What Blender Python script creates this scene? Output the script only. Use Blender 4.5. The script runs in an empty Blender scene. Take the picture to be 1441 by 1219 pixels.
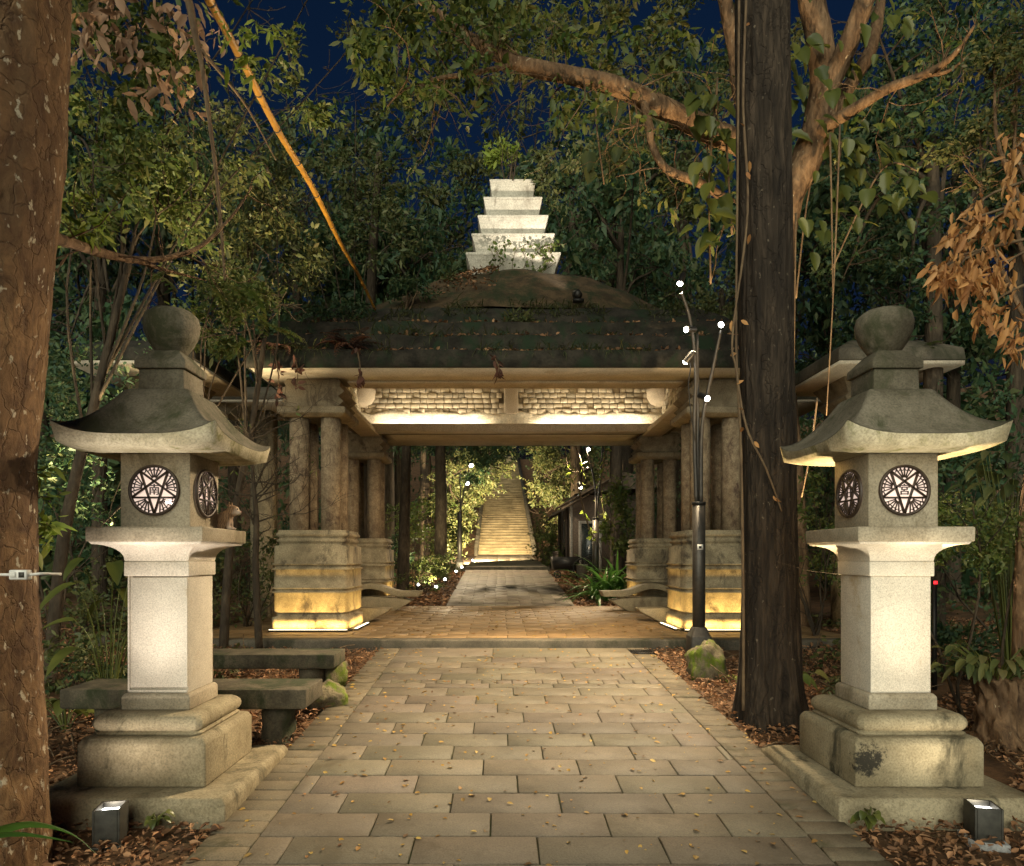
import bpy, math, random
import numpy as np
from mathutils import Vector, Matrix, noise as mnoise

random.seed(7)
RNG = np.random.default_rng(11)
SC = bpy.context.scene
COL = SC.collection
CX, CY, FPX, CAMZ = 703.0, 785.0, 960.0, 1.6
R = math.radians


def P(px, py, Y):
    """a point of the place that lies Y metres ahead of the camera position"""
    return Vector(((px - CX) / FPX * Y, Y, CAMZ + (CY - py) / FPX * Y))


# ------------------------------------------------------------------ objects
def tag(o, label=None, cat=None, group=None, kind=None):
    if label: o['label'] = label
    if cat: o['category'] = cat
    if group: o['group'] = group
    if kind: o['kind'] = kind
    return o


def empty(name, loc=(0, 0, 0), parent=None):
    o = bpy.data.objects.new(name, None)
    o.empty_display_size = .2
    o.location = loc
    COL.objects.link(o)
    if parent is not None: o.parent = parent
    return o


def thing(name, label, cat, loc=(0, 0, 0), group=None):
    return tag(empty(name, loc), label, cat, group)


def copy_tree(o, parent=None):
    c = o.copy()
    COL.objects.link(c)
    if parent is not None: c.parent = parent
    for ch in list(o.children):
        copy_tree(ch, c)
    return c


class MB:
    """collects shapes and links them as one mesh object"""
    def __init__(self):
        self.v, self.f, self.c, self.m, self.n = [], [], [], [], 0

    def add(self, verts, faces, mi=0):
        verts = np.asarray(verts, dtype=np.float64).reshape(-1, 3)
        if isinstance(faces, np.ndarray):
            self.f.append(faces.reshape(-1) + self.n)
            self.c.append(np.full(len(faces), faces.shape[1], dtype=np.int64))
            k = len(faces)
        else:
            flat = [i for q in faces for i in q]
            self.f.append(np.asarray(flat, dtype=np.int64) + self.n)
            self.c.append(np.asarray([len(q) for q in faces], dtype=np.int64))
            k = len(faces)
        self.m.append(np.full(k, mi, dtype=np.int64))
        self.v.append(verts)
        self.n += len(verts)
        return self

    def box(self, x0, x1, y0, y1, z0, z1, mi=0):
        v = [(x0, y0, z0), (x1, y0, z0), (x1, y1, z0), (x0, y1, z0), (x0, y0, z1), (x1, y0, z1), (x1, y1, z1), (x0, y1, z1)]
        f = [(0, 3, 2, 1), (4, 5, 6, 7), (0, 1, 5, 4), (1, 2, 6, 5), (2, 3, 7, 6), (3, 0, 4, 7)]
        return self.add(v, f, mi)

    def obox(self, c, ax, ay, az, mi=0):
        """box with half axes as vectors"""
        c, ax, ay, az = Vector(c), Vector(ax), Vector(ay), Vector(az)
        v = [c + sx * ax + sy * ay + sz * az for sz in (-1, 1) for sx, sy in ((-1, -1), (1, -1), (1, 1), (-1, 1))]
        f = [(0, 3, 2, 1), (4, 5, 6, 7), (0, 1, 5, 4), (1, 2, 6, 5), (2, 3, 7, 6), (3, 0, 4, 7)]
        return self.add(v, f, mi)

    def stack(self, prof, cx=0, cy=0, ch=0.0, cap0=True, cap1=True, mi=0):
        """square (or chamfered) rings: prof = (half_x, half_y, z) or (half, z)"""
        rings = []
        for p in prof:
            hx, hy, z = (p[0], p[0], p[1]) if len(p) == 2 else p
            if ch > 0:
                k = min(ch, hx * .9, hy * .9)
                pts = [(-hx + k, -hy), (hx - k, -hy), (hx, -hy + k), (hx, hy - k), (hx - k, hy), (-hx + k, hy), (-hx, hy - k), (-hx, -hy + k)]
            else:
                pts = [(-hx, -hy), (hx, -hy), (hx, hy), (-hx, hy)]
            rings.append([(cx + a, cy + b, z) for a, b in pts])
        return self.loft(rings, True, cap0, cap1, mi)

    def loft(self, rings, closed=True, cap0=True, cap1=True, mi=0):
        n = len(rings[0])
        v = [p for r in rings for p in r]
        f = []
        for i in range(len(rings) - 1):
            for j in range(n if closed else n - 1):
                a, b = i * n + j, i * n + (j + 1) % n
                f.append((a, b, b + n, a + n))
        if cap0: f.append(tuple(range(n - 1, -1, -1)))
        if cap1: f.append(tuple((len(rings) - 1) * n + j for j in range(n)))
        return self.add(v, f, mi)

    def lathe(self, prof, c=(0, 0, 0), n=24, mi=0):
        rings = [[(c[0] + r * math.cos(2 * math.pi * j / n), c[1] + r * math.sin(2 * math.pi * j / n), c[2] + z) for j in range(n)] for r, z in prof]
        return self.loft(rings, True, True, True, mi)

    def tube(self, pts, rad, n=8, amp=0, freq=3, mi=0, cap=True, seed=0):
        pts = [Vector(p) for p in pts]
        if not hasattr(rad, '__len__'): rad = [rad] * len(pts)
        rings = []
        up = None
        for i, p in enumerate(pts):
            d = (pts[min(i + 1, len(pts) - 1)] - pts[max(i - 1, 0)])
            if d.length < 1e-9: d = Vector((0, 0, 1))
            d.normalize()
            if up is None:
                up = Vector((1, 0, 0)) if abs(d.x) < .8 else Vector((0, 1, 0))
            s = (up - d * up.dot(d)).normalized()
            up = s
            t = d.cross(s)
            ring = []
            for j in range(n):
                a = 2 * math.pi * j / n
                o = s * math.cos(a) + t * math.sin(a)
                r = rad[i]
                if amp:
                    q = (p + o * r) * freq + Vector((seed, 0, 0))
                    r *= 1 + amp * (mnoise.noise(q) + .5 * mnoise.noise(q * 2.7))
                ring.append(p + o * r)
            rings.append(ring)
        return self.loft(rings, True, cap, cap, mi)

    def build(self, name, mats, parent=None, smooth=False, bevel=0, loc=None, seg=2):
        me = bpy.data.meshes.new(name)
        v = np.concatenate(self.v); f = np.concatenate(self.f); c = np.concatenate(self.c); m = np.concatenate(self.m)
        me.vertices.add(len(v)); me.vertices.foreach_set('co', v.astype(np.float32).ravel())
        me.loops.add(len(f)); me.loops.foreach_set('vertex_index', f.astype(np.int32))
        me.polygons.add(len(c))
        me.polygons.foreach_set('loop_start', np.concatenate([[0], np.cumsum(c)[:-1]]).astype(np.int32))
        me.polygons.foreach_set('loop_total', c.astype(np.int32))
        me.polygons.foreach_set('material_index', m.astype(np.int32))
        if smooth: me.polygons.foreach_set('use_smooth', np.ones(len(c), dtype=bool))
        me.update(calc_edges=True)
        me.validate()
        for q in (mats if isinstance(mats, (list, tuple)) else [mats]): me.materials.append(q)
        o = bpy.data.objects.new(name, me)
        COL.objects.link(o)
        if parent is not None: o.parent = parent
        if loc is not None: o.location = loc
        if bevel:
            b = o.modifiers.new('bevel', 'BEVEL'); b.width = bevel; b.segments = seg; b.limit_method = 'ANGLE'; b.angle_limit = R(32)
        return o


def smooth_curve(pts, k=6):
    """Catmull-Rom through points (Vector or (Vector, radius))"""
    pts = [Vector(p) for p in pts]
    out = []
    for i in range(len(pts) - 1):
        p0, p1, p2, p3 = pts[max(i - 1, 0)], pts[i], pts[i + 1], pts[min(i + 2, len(pts) - 1)]
        for j in range(k):
            t = j / k
            out.append(.5 * ((2 * p1) + (p2 - p0) * t + (2 * p0 - 5 * p1 + 4 * p2 - p3) * t * t + (3 * p1 - p0 - 3 * p2 + p3) * t ** 3))
    out.append(pts[-1])
    return out


def lerp_list(vals, n):
    return list(np.interp(np.linspace(0, len(vals) - 1, n), range(len(vals)), vals))


# ------------------------------------------------------------------ materials
def base_mat(name):
    m = bpy.data.materials.new(name)
    m.use_nodes = True
    nt = m.node_tree
    return m, nt, nt.nodes['Principled BSDF'], nt.nodes['Material Output']


def N(nt, t, **kw):
    n = nt.nodes.new(t)
    for k, v in kw.items():
        if k in n.inputs: n.inputs[k].default_value = v
        else: setattr(n, k, v)
    return n


def coords(nt, offs=True, scale=(1, 1, 1), src='Object'):
    tc = N(nt, 'ShaderNodeTexCoord')
    vm = N(nt, 'ShaderNodeVectorMath', operation='MULTIPLY_ADD')
    vm.inputs[1].default_value = scale
    nt.links.new(tc.outputs[src], vm.inputs[0])
    if offs:
        oi = N(nt, 'ShaderNodeObjectInfo')
        mul = N(nt, 'ShaderNodeMath', operation='MULTIPLY'); mul.inputs[1].default_value = 23
        nt.links.new(oi.outputs['Random'], mul.inputs[0])
        nt.links.new(mul.outputs[0], vm.inputs[2])
    return vm.outputs[0]


def ramp(nt, fac, stops):
    r = N(nt, 'ShaderNodeValToRGB')
    el = r.color_ramp.elements
    while len(el) < len(stops): el.new(.5)
    for e, (p, c) in zip(el, stops):
        e.position = p
        e.color = (*c, 1) if len(c) == 3 else c
    nt.links.new(fac, r.inputs[0])
    return r.outputs[0]


def mixc(nt, fac, a, b):
    mx = N(nt, 'ShaderNodeMix', data_type='RGBA')
    for i, q in ((0, fac), (6, a), (7, b)):
        if hasattr(q, 'links') and not isinstance(q, (int, float)): nt.links.new(q, mx.inputs[i])
        elif isinstance(q, (int, float)): mx.inputs[i].default_value = q
        else: mx.inputs[i].default_value = (*q, 1)
    return mx.outputs[2]


def noise_tex(nt, vec, scale, detail=5, rough=.6, dist=0):
    n = N(nt, 'ShaderNodeTexNoise', Scale=scale, Detail=detail, Roughness=rough, Distortion=dist)
    nt.links.new(vec, n.inputs['Vector'])
    return n.outputs['Fac']


def N_shift(nt, s, d):
    m = N(nt, 'ShaderNodeMath', operation='ADD'); m.inputs[1].default_value = d
    nt.links.new(s, m.inputs[0])
    return m.outputs[0]


def stone(name, c1, c2, scale=3., bump=.3, rough=.88, stain=None, stain_at=.55, stain_scale=1.6, spots=None, spot_at=.1, spot_scale=14, fine=60, island=0, spec=.3, hue=0):
    m, nt, b, out = base_mat(name)
    v = coords(nt)
    col = ramp(nt, noise_tex(nt, v, scale, 6, .65), [(.38, c1), (.62, c2)])
    fn = noise_tex(nt, v, fine, 4, .7)
    g = ramp(nt, fn, [(.34, (.6, .58, .56)), (.5, (.97, .97, .97)), (.66, (1.25, 1.23, 1.2))])
    mm = N(nt, 'ShaderNodeMix', data_type='RGBA', blend_type='MULTIPLY'); mm.inputs[0].default_value = .8
    nt.links.new(col, mm.inputs[6]); nt.links.new(g, mm.inputs[7])
    col = mm.outputs[2]
    if stain:
        vs = coords(nt, True, (1, 1, .55))
        f = ramp(nt, noise_tex(nt, vs, stain_scale, 8, .72, .4), [(stain_at, (0, 0, 0)), (stain_at + .12, (1, 1, 1))])
        col = mixc(nt, f, col, stain)
    if spots:
        vo = N(nt, 'ShaderNodeTexVoronoi', Scale=spot_scale)
        nt.links.new(v, vo.inputs['Vector'])
        ad = N(nt, 'ShaderNodeMath', operation='MULTIPLY_ADD'); ad.inputs[1].default_value = .35
        nt.links.new(noise_tex(nt, v, spot_scale * 1.7, 3), ad.inputs[0]); nt.links.new(vo.outputs['Distance'], ad.inputs[2])
        f = ramp(nt, ad.outputs[0], [(spot_at + .12, (1, 1, 1)), (spot_at + .2, (0, 0, 0))])
        col = mixc(nt, f, col, spots)
    if island:
        ge = N(nt, 'ShaderNodeNewGeometry')
        if hue: k = ramp(nt, ge.outputs['Random Per Island'], [(0, (.84, .82, .84)), (.25, (1.02, .97, .9)), (.5, (1.0, .93, .95)), (.75, (.9, .92, .84)), (1, (1.1, 1.07, 1.0))])
        else: k = ramp(nt, ge.outputs['Random Per Island'], [(0, (1 - island,) * 3), (.5, (1, 1 - island * .12, 1 - island * .2)), (1, (1 + island * .5,) * 3)])
        mi = N(nt, 'ShaderNodeMix', data_type='RGBA', blend_type='MULTIPLY'); mi.inputs[0].default_value = 1
        nt.links.new(col, mi.inputs[6]); nt.links.new(k, mi.inputs[7])
        col = mi.outputs[2]
    nt.links.new(col, b.inputs['Base Color'])
    b.inputs['Roughness'].default_value = rough
    b.inputs['Specular IOR Level'].default_value = spec
    bp = N(nt, 'ShaderNodeBump', Strength=bump, Distance=.012)
    h = N(nt, 'ShaderNodeMath', operation='MULTIPLY_ADD'); h.inputs[1].default_value = .5
    nt.links.new(fn, h.inputs[0]); nt.links.new(noise_tex(nt, v, 17, 5), h.inputs[2])
    nt.links.new(h.outputs[0], bp.inputs['Height'])
    nt.links.new(bp.outputs[0], b.inputs['Normal'])
    return m


def bark(name, c1, c2, c3, lichen=None, stretch=.25, scale=9, bump=.8, lich_at=.7, crack=0):
    m, nt, b, out = base_mat(name)
    v = coords(nt, True, (1, 1, stretch))
    n1 = noise_tex(nt, v, scale, 8, .7, .5)
    col = ramp(nt, n1, [(.36, c1), (.5, c2), (.64, c3)])
    vq = coords(nt)
    n2 = noise_tex(nt, vq, 1.4, 4)
    col = mixc(nt, ramp(nt, n2, [(.4, (0, 0, 0)), (.65, (.6, .6, .6))]), col, c1)
    if lichen:
        f = ramp(nt, noise_tex(nt, coords(nt, True, (1, 1, .7)), 20, 3, .55), [(lich_at - .02, (0, 0, 0)), (lich_at + .03, (.85, .85, .85))])
        col = mixc(nt, f, col, lichen)
    nt.links.new(col, b.inputs['Base Color'])
    b.inputs['Roughness'].default_value = .85
    b.inputs['Specular IOR Level'].default_value = .25
    vo2 = N(nt, 'ShaderNodeTexVoronoi', Scale=scale * 1.6, feature='F1')
    nt.links.new(v, vo2.inputs['Vector'])
    h = N(nt, 'ShaderNodeMath', operation='MULTIPLY_ADD'); h.inputs[1].default_value = .6
    nt.links.new(vo2.outputs['Distance'], h.inputs[0]); nt.links.new(n1, h.inputs[2])
    hh = h.outputs[0]
    if crack:
        ad = N(nt, 'ShaderNodeVectorMath', operation='MULTIPLY_ADD'); ad.inputs[1].default_value = (.16,) * 3
        nz_ = N(nt, 'ShaderNodeTexNoise', Scale=7, Detail=4); nt.links.new(vq, nz_.inputs['Vector'])
        nt.links.new(nz_.outputs['Color'], ad.inputs[0]); nt.links.new(v, ad.inputs[2])
        vc = N(nt, 'ShaderNodeTexVoronoi', Scale=crack, feature='DISTANCE_TO_EDGE'); nt.links.new(ad.outputs[0], vc.inputs['Vector'])
        ck = ramp(nt, vc.outputs['Distance'], [(0, (0, 0, 0)), (.05, (1, 1, 1))])
        m2 = N(nt, 'ShaderNodeMath', operation='MULTIPLY_ADD'); m2.inputs[1].default_value = .28
        nt.links.new(ck, m2.inputs[0]); nt.links.new(hh, m2.inputs[2]); hh = m2.outputs[0]
        cm_ = mixc(nt, ramp(nt, vc.outputs['Distance'], [(0, (.4, .4, .4)), (.03, (0, 0, 0))]), col, c1)
        nt.links.new(cm_, b.inputs['Base Color'])
    bp = N(nt, 'ShaderNodeBump', Strength=bump, Distance=.03)
    nt.links.new(hh, bp.inputs['Height']); nt.links.new(bp.outputs[0], b.inputs['Normal'])
    return m


def leafmat(name, cols, trans=.3, rough=.55, spec=.35):
    m, nt, b, out = base_mat(name)
    ge = N(nt, 'ShaderNodeNewGeometry')
    n = len(cols)
    col = ramp(nt, ge.outputs['Random Per Island'], [(i / max(1, n - 1), c) for i, c in enumerate(cols)])
    nt.links.new(col, b.inputs['Base Color'])
    b.inputs['Roughness'].default_value = rough
    b.inputs['Specular IOR Level'].default_value = spec
    if trans:
        tr = N(nt, 'ShaderNodeBsdfTranslucent')
        nt.links.new(col, tr.inputs['Color'])
        ms = N(nt, 'ShaderNodeMixShader'); ms.inputs[0].default_value = trans
        nt.links.new(b.outputs[0], ms.inputs[1]); nt.links.new(tr.outputs[0], ms.inputs[2])
        nt.links.new(ms.outputs[0], out.inputs['Surface'])
    return m


def plain(name, c, rough=.5, metal=0, noise_amt=.25, bump=.1, scale=20):
    m, nt, b, out = base_mat(name)
    v = coords(nt)
    f = noise_tex(nt, v, scale, 5)
    lo = tuple(x * (1 - noise_amt) for x in c); hi = tuple(min(1, x * (1 + noise_amt)) for x in c)
    nt.links.new(ramp(nt, f, [(.3, lo), (.7, hi)]), b.inputs['Base Color'])
    b.inputs['Roughness'].default_value = rough
    b.inputs['Metallic'].default_value = metal
    bp = N(nt, 'ShaderNodeBump', Strength=bump, Distance=.01)
    nt.links.new(f, bp.inputs['Height']); nt.links.new(bp.outputs[0], b.inputs['Normal'])
    return m


def glow(name, c, s):
    m, nt, b, out = base_mat(name)
    b.inputs['Base Color'].default_value = (*c, 1)
    b.inputs['Emission Color'].default_value = (*c, 1)
    b.inputs['Emission Strength'].default_value = s
    return m


M = {}
M['granite'] = stone('lantern granite', (.27, .225, .16), (.4, .345, .26), 2.2, .35, stain=(.14, .11, .065), stain_at=.56, stain_scale=2.6, fine=85)
M['granite_low'] = stone('weathered lantern granite', (.19, .155, .095), (.33, .28, .185), 2.4, .5, stain=(.055, .048, .03), stain_at=.54, stain_scale=3.2, spots=(.4, .36, .27), spot_at=-.02, spot_scale=16, fine=75)
M['granite_roof'] = stone('mossy lantern roof', (.11, .096, .066), (.2, .175, .13), 3, .7, stain=(.06, .062, .032), stain_at=.52, stain_scale=3, spots=(.25, .23, .18), spot_at=.04, spot_scale=26, fine=70)
M['granite_eave'] = stone('lichen speckled eave', (.3, .27, .18), (.44, .40, .29), 5, .5, stain=(.16, .155, .06), stain_at=.53, stain_scale=6, spots=(.07, .065, .045), spot_at=.03, spot_scale=34, fine=70)
M['granite_uplit'] = stone('uplit dressed lantern granite', (.5, .45, .38), (.6, .55, .47), 2.2, .2, stain=(.4, .31, .2), stain_at=.57, stain_scale=2.2, fine=120)  # smoother, paler copy of the granite; the uplight's brightness is put into its colour
M['bronze'] = plain('dark bronze', (.045, .027, .018), .5, .0, .3)
M['slab'] = stone('paving slab', (.135, .115, .086), (.2, .17, .127), 1.3, .4, .66, stain=(.12, .098, .068), stain_at=.54, stain_scale=2.8, spots=(.1, .085, .06), spot_at=-.08, spot_scale=18, fine=100, island=.13, spec=.45, hue=1)
M['brickpave'] = stone('border paver', (.12, .098, .068), (.185, .153, .104), 2, .35, .75, stain=(.075, .066, .035), stain_at=.54, stain_scale=3, fine=100, island=.2)
M['floorpave'] = stone('platform paver', (.2, .125, .058), (.3, .19, .09), 2, .25, .5, stain=(.13, .082, .04), stain_at=.54, stain_scale=2, fine=100, island=.12, spec=.5)
M['joint'] = stone('joint dirt', (.03, .026, .014), (.06, .055, .025), 8, .3, .95, stain=(.03, .045, .012), stain_at=.5, stain_scale=2)
M['kerb'] = stone('dark kerb', (.07, .06, .045), (.13, .11, .08), 3, .4, stain=(.035, .035, .02), stain_at=.5)
M['soil'] = stone('forest soil', (.06, .034, .017), (.15, .08, .038), 3, 1., .95, stain=(.035, .034, .014), stain_at=.56, stain_scale=.8)
M['pillar'] = stone('pillar stone', (.17, .135, .085), (.32, .26, .165), 3, .6, stain=(.05, .038, .028), stain_at=.52, stain_scale=2.6, spots=(.5, .44, .3), spot_at=.03, spot_scale=11, fine=55)
M['shaft'] = stone('carved shaft stone', (.18, .125, .078), (.31, .235, .15), 9, 1., stain=(.09, .055, .04), stain_at=.55, stain_scale=6, spots=(.44, .37, .27), spot_at=.02, spot_scale=24, fine=40)
M['capital'] = stone('capital stone', (.16, .125, .08), (.26, .21, .14), 3, .4, stain=(.09, .065, .042), stain_at=.55, stain_scale=3)
M['plaster'] = stone('cream plaster', (.46, .39, .3), (.56, .48, .37), 2.5, .25, stain=(.34, .26, .17), stain_at=.56, stain_scale=2)
M['roughplaster'] = stone('rough plaster', (.55, .5, .4), (.66, .6, .48), 3, 1., stain=(.4, .33, .24), stain_at=.62, stain_scale=4, fine=25)
M['cofferbrick'] = stone('pale corbel brick', (.42, .37, .28), (.52, .46, .35), 5, .5, stain=(.22, .17, .11), stain_at=.6, stain_scale=4, island=.3)
M['roofstone'] = stone('dark mossy roof', (.014, .012, .009), (.04, .034, .025), 4, 1., .95, stain=(.014, .026, .012), stain_at=.5, stain_scale=2.2, spots=(.08, .07, .05), spot_at=.0, spot_scale=25, fine=30)
M['mound'] = stone('roof top soil', (.035, .024, .012), (.09, .058, .03), 4, 1., .95, stain=(.02, .026, .01), stain_at=.48, stain_scale=2.2, spots=(.26, .15, .06), spot_at=-.02, spot_scale=34, fine=36)
M['spire'] = stone('spire stone', (.42, .385, .32), (.56, .52, .44), 3, .6, stain=(.24, .21, .17), stain_at=.54, stain_scale=3.5, fine=45)
M['bench'] = stone('bench stone', (.05, .042, .028), (.11, .092, .062), 4, .7, stain=(.028, .034, .014), stain_at=.48, stain_scale=3)
M['archbench'] = stone('arched bench stone', (.2, .155, .09), (.28, .22, .13), 3, .2, .6, stain=(.13, .095, .055), stain_at=.56)
M['rockmoss'] = stone('mossy rock', (.1, .08, .05), (.2, .165, .1), 5, 1., .95, stain=(.1, .135, .012), stain_at=.47, stain_scale=5, fine=34)
M['stair'] = stone('stair stone', (.24, .19, .11), (.36, .29, .17), 1.5, .3, stain=(.17, .13, .075), stain_at=.55, stain_scale=.8)
M['bark_big'] = bark('flaky brown bark', (.075, .04, .02), (.165, .095, .045), (.26, .155, .075), (.46, .41, .31), .6, 9, .9, .645, crack=9)
M['bark_dark'] = bark('dark bark', (.013, .009, .0065), (.034, .024, .016), (.075, .053, .036), (.15, .12, .085), .14, 15, 1., .69, crack=7)
M['bark_fig'] = bark('orange brown bark', (.06, .034, .018), (.16, .095, .05), (.27, .17, .095), (.36, .29, .2), .35, 12, 1., .7)
M['bark_grey'] = bark('grey brown bark', (.024, .017, .011), (.05, .036, .023), (.085, .062, .04), None, .3, 14, .8)
M['vine'] = bark('liana bark', (.08, .05, .03), (.14, .095, .055), (.2, .14, .08), None, .3, 20, .4)
M['bamboo'] = plain('golden bamboo', (.27, .13, .016), .45, 0, .4, .05, 6)
M['leaf_dark'] = leafmat('dark forest leaf', [(.026, .062, .034), (.04, .085, .036), (.062, .098, .036), (.085, .1, .038)], .3)
M['leaf_olive'] = leafmat('olive leaf', [(.042, .062, .02), (.075, .092, .028), (.12, .122, .04), (.06, .08, .026), (.13, .11, .045)], .3)
M['leaf_mid'] = leafmat('mid green leaf', [(.045, .08, .015), (.078, .115, .024), (.12, .14, .034), (.06, .085, .02), (.15, .14, .04)], .35)
M['leaf_bright'] = leafmat('fresh leaf', [(.13, .2, .02), (.2, .26, .04), (.24, .27, .06)], .4)
M['leaf_broad'] = leafmat('broad glossy leaf', [(.05, .065, .014), (.09, .105, .022), (.13, .14, .032)], .3, .4, .45)
M['leaf_dry'] = leafmat('dry orange leaf', [(.42, .2, .06), (.52, .27, .1), (.32, .14, .05), (.56, .32, .14)], .3, .7)
M['leaf_pink'] = leafmat('dry pinkish leaf', [(.3, .18, .11), (.38, .24, .15), (.22, .13, .08)], .3, .7)
M['litter'] = leafmat('leaf litter', [(.15, .075, .034), (.29, .14, .062), (.38, .2, .1), (.11, .06, .035), (.44, .25, .13), (.2, .1, .05), (.06, .035, .022)], .05, .75)
M['fallen'] = leafmat('fallen yellow leaf', [(.5, .3, .05), (.4, .22, .04), (.12, .06, .03), (.55, .38, .1), (.3, .13, .04)], .1, .6)
M['lily'] = leafmat('spider lily blade', [(.03, .09, .015), (.06, .15, .025), (.09, .2, .04)], .3, .35, .5)
M['redtwig'] = leafmat('reddish dry fern', [(.1, .045, .03), (.14, .06, .04), (.07, .035, .025)], .2, .8)
M['black'] = plain('black metal', (.02, .018, .016), .5, .5, .3)
M['pole'] = plain('dark pole paint', (.05, .043, .036), .45, .4, .3)
M['boxmetal'] = plain('weathered dark metal', (.04, .037, .03), .6, .3, .4)
M['white'] = plain('white plastic', (.6, .58, .55), .5)
M['concrete'] = stone('pale concrete pad', (.3, .3, .3), (.42, .42, .42), 5, .3)
M['lens'] = glow('lamp lens', (1, .95, .85), 14)
M['lens_small'] = glow('garden light lens', (1, .97, .9), 4)
M['led'] = glow('led strip', (1, .86, .55), 3)
M['lightbox'] = glow('lantern light panel', (1, .76, .66), .19)
M['led_spot'] = glow('lantern led', (1, .97, .93), 8)
M['red'] = glow('red indicator', (1, .03, .04), .5)
M['wood'] = plain('old wood', (.045, .03, .02), .85, 0, .5, .5)
M['woodpale'] = plain('pale painted wood', (.2, .18, .155), .7, 0, .35, .2)
M['thatch'] = plain('shed roof board', (.1, .07, .045), .9, 0, .6, .6, 9)
M['window'] = plain('dark shed window', (.012, .016, .016), .25)
M['sticker'] = plain('white sticker', (.6, .58, .54), .5)
M['fur'] = None


# ------------------------------------------------------------------ foliage
def unit(a):
    return a / np.maximum(np.linalg.norm(a, axis=1, keepdims=True), 1e-9)


def leaves(mb, pos, d, L, W, fold=.12, oval=False, mi=0, flat=0.0):
    n = len(pos)
    d = unit(d)
    r = RNG.normal(size=(n, 3))
    if flat: r = r * (1 - flat) + np.array([0, 0, 1.]) * flat
    s = unit(np.cross(d, r)); nr = np.cross(s, d)
    L = np.broadcast_to(L, (n,))[:, None]; W = np.broadcast_to(W, (n,))[:, None]
    drop = np.array([0, 0, -1.]) * L * .12
    if not oval:
        v = np.stack([pos, pos + d * L * .45 + s * W * .5 + nr * W * fold, pos + d * L + drop, pos + d * L * .45 - s * W * .5 + nr * W * fold], 1)
        f = np.array([[0, 1, 2], [0, 2, 3]])
        k = 4
    else:
        v = np.stack([pos, pos + d * L * .25 + s * W * .42 + nr * W * fold, pos + d * L * .62 + s * W * .45 + nr * W * fold + drop * .4, pos + d * L + drop,
                      pos + d * L * .62 - s * W * .45 + nr * W * fold + drop * .4, pos + d * L * .25 - s * W * .42 + nr * W * fold], 1)
        f = np.array([[0, 1, 2, 3], [0, 3, 4, 5]])
        k = 6
    idx = (np.arange(n)[:, None, None] * k + f[None]).reshape(-1, f.shape[1])
    mb.add(v.reshape(-1, 3), idx, mi)


def sprays(mb, centers, per, size, L, W, up=.1, oval=False, mi=0, out_from=None, droop=0.):
    """a little spray of leaves round each centre: leaves alternate along a short twig"""
    centers = np.asarray(centers)
    n = len(centers)
    ax = RNG.normal(size=(n, 3)); ax[:, 2] = ax[:, 2] * .5 + up
    if out_from is not None:
        ax = unit(ax) + .8 * unit(centers - np.asarray(out_from))
    ax = unit(ax)
    t = np.linspace(-.5, .5, per)
    pos = centers[:, None, :] + ax[:, None, :] * (t[None, :, None] * size) + RNG.normal(size=(n, per, 3)) * size * .08
    d = ax[:, None, :] * .7 + RNG.normal(size=(n, per, 3)) * .75
    d[..., 2] -= droop
    nn = n * per
    LL = L * RNG.uniform(.6, 1.3, nn) * np.repeat(RNG.uniform(.55, 1.45, n), per)
    leaves(mb, pos.reshape(-1, 3), d.reshape(-1, 3), LL, LL * (W / L) * RNG.uniform(.8, 1.2, nn), oval=oval, mi=mi)
    return ax


def blob_points(c, r, n, hollow=.35):
    u = unit(RNG.normal(size=(n, 3)))
    rad = RNG.uniform(hollow ** 3, 1, n) ** (1 / 3)
    # lumps: keep points by a noise field so that the outline is uneven and gaps open
    p = u * rad[:, None] * np.asarray(r) + np.asarray(c)
    return p


def clump_points(c, r, n, hollow=.3, k=13):
    m = max(2, n // k)
    cc = blob_points((0, 0, 0), (1, 1, 1), m, hollow)
    sg = RNG.uniform(.1, .24, m)
    i = RNG.integers(0, m, n)
    p = cc[i] + RNG.normal(size=(n, 3)) * sg[i][:, None] * np.array([1, 1, .7])
    return p * np.asarray(r) + np.asarray(c)


def lumpy(p, freq, thr, seed=0):
    k = np.array([mnoise.noise(Vector(q) * freq + Vector((seed, seed * .7, 3))) for q in p])
    return p[k > thr]


def branch(mb, p, d, L, r, depth, tips, spread=.6, n=5, kids=3, upw=.15, wander=.25, minr=.003, seg=5):
    pts, rad = [p.copy()], [r]
    q = p.copy(); dd = d.normalized()
    for i in range(n):
        dd = (dd + Vector((random.gauss(0, wander), random.gauss(0, wander), random.gauss(0, wander) + upw * .3))).normalized()
        q = q + dd * (L / n)
        pts.append(q.copy()); rad.append(max(minr, r * (1 - .65 * (i + 1) / n)))
    mb.tube(pts, rad, seg if r > .012 else 3, cap=False)
    if depth == 0:
        tips.append(q.copy()); return
    for k in range(kids):
        i = random.randint(max(1, n // 2 - 1), n)
        kd = (dd + Vector((random.gauss(0, spread), random.gauss(0, spread), random.gauss(0, spread) + upw))).normalized()
        branch(mb, pts[i], kd, L * random.uniform(.5, .75), max(minr, rad[i] * .7), depth - 1, tips, spread, n, kids, upw, wander, minr, seg)


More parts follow.
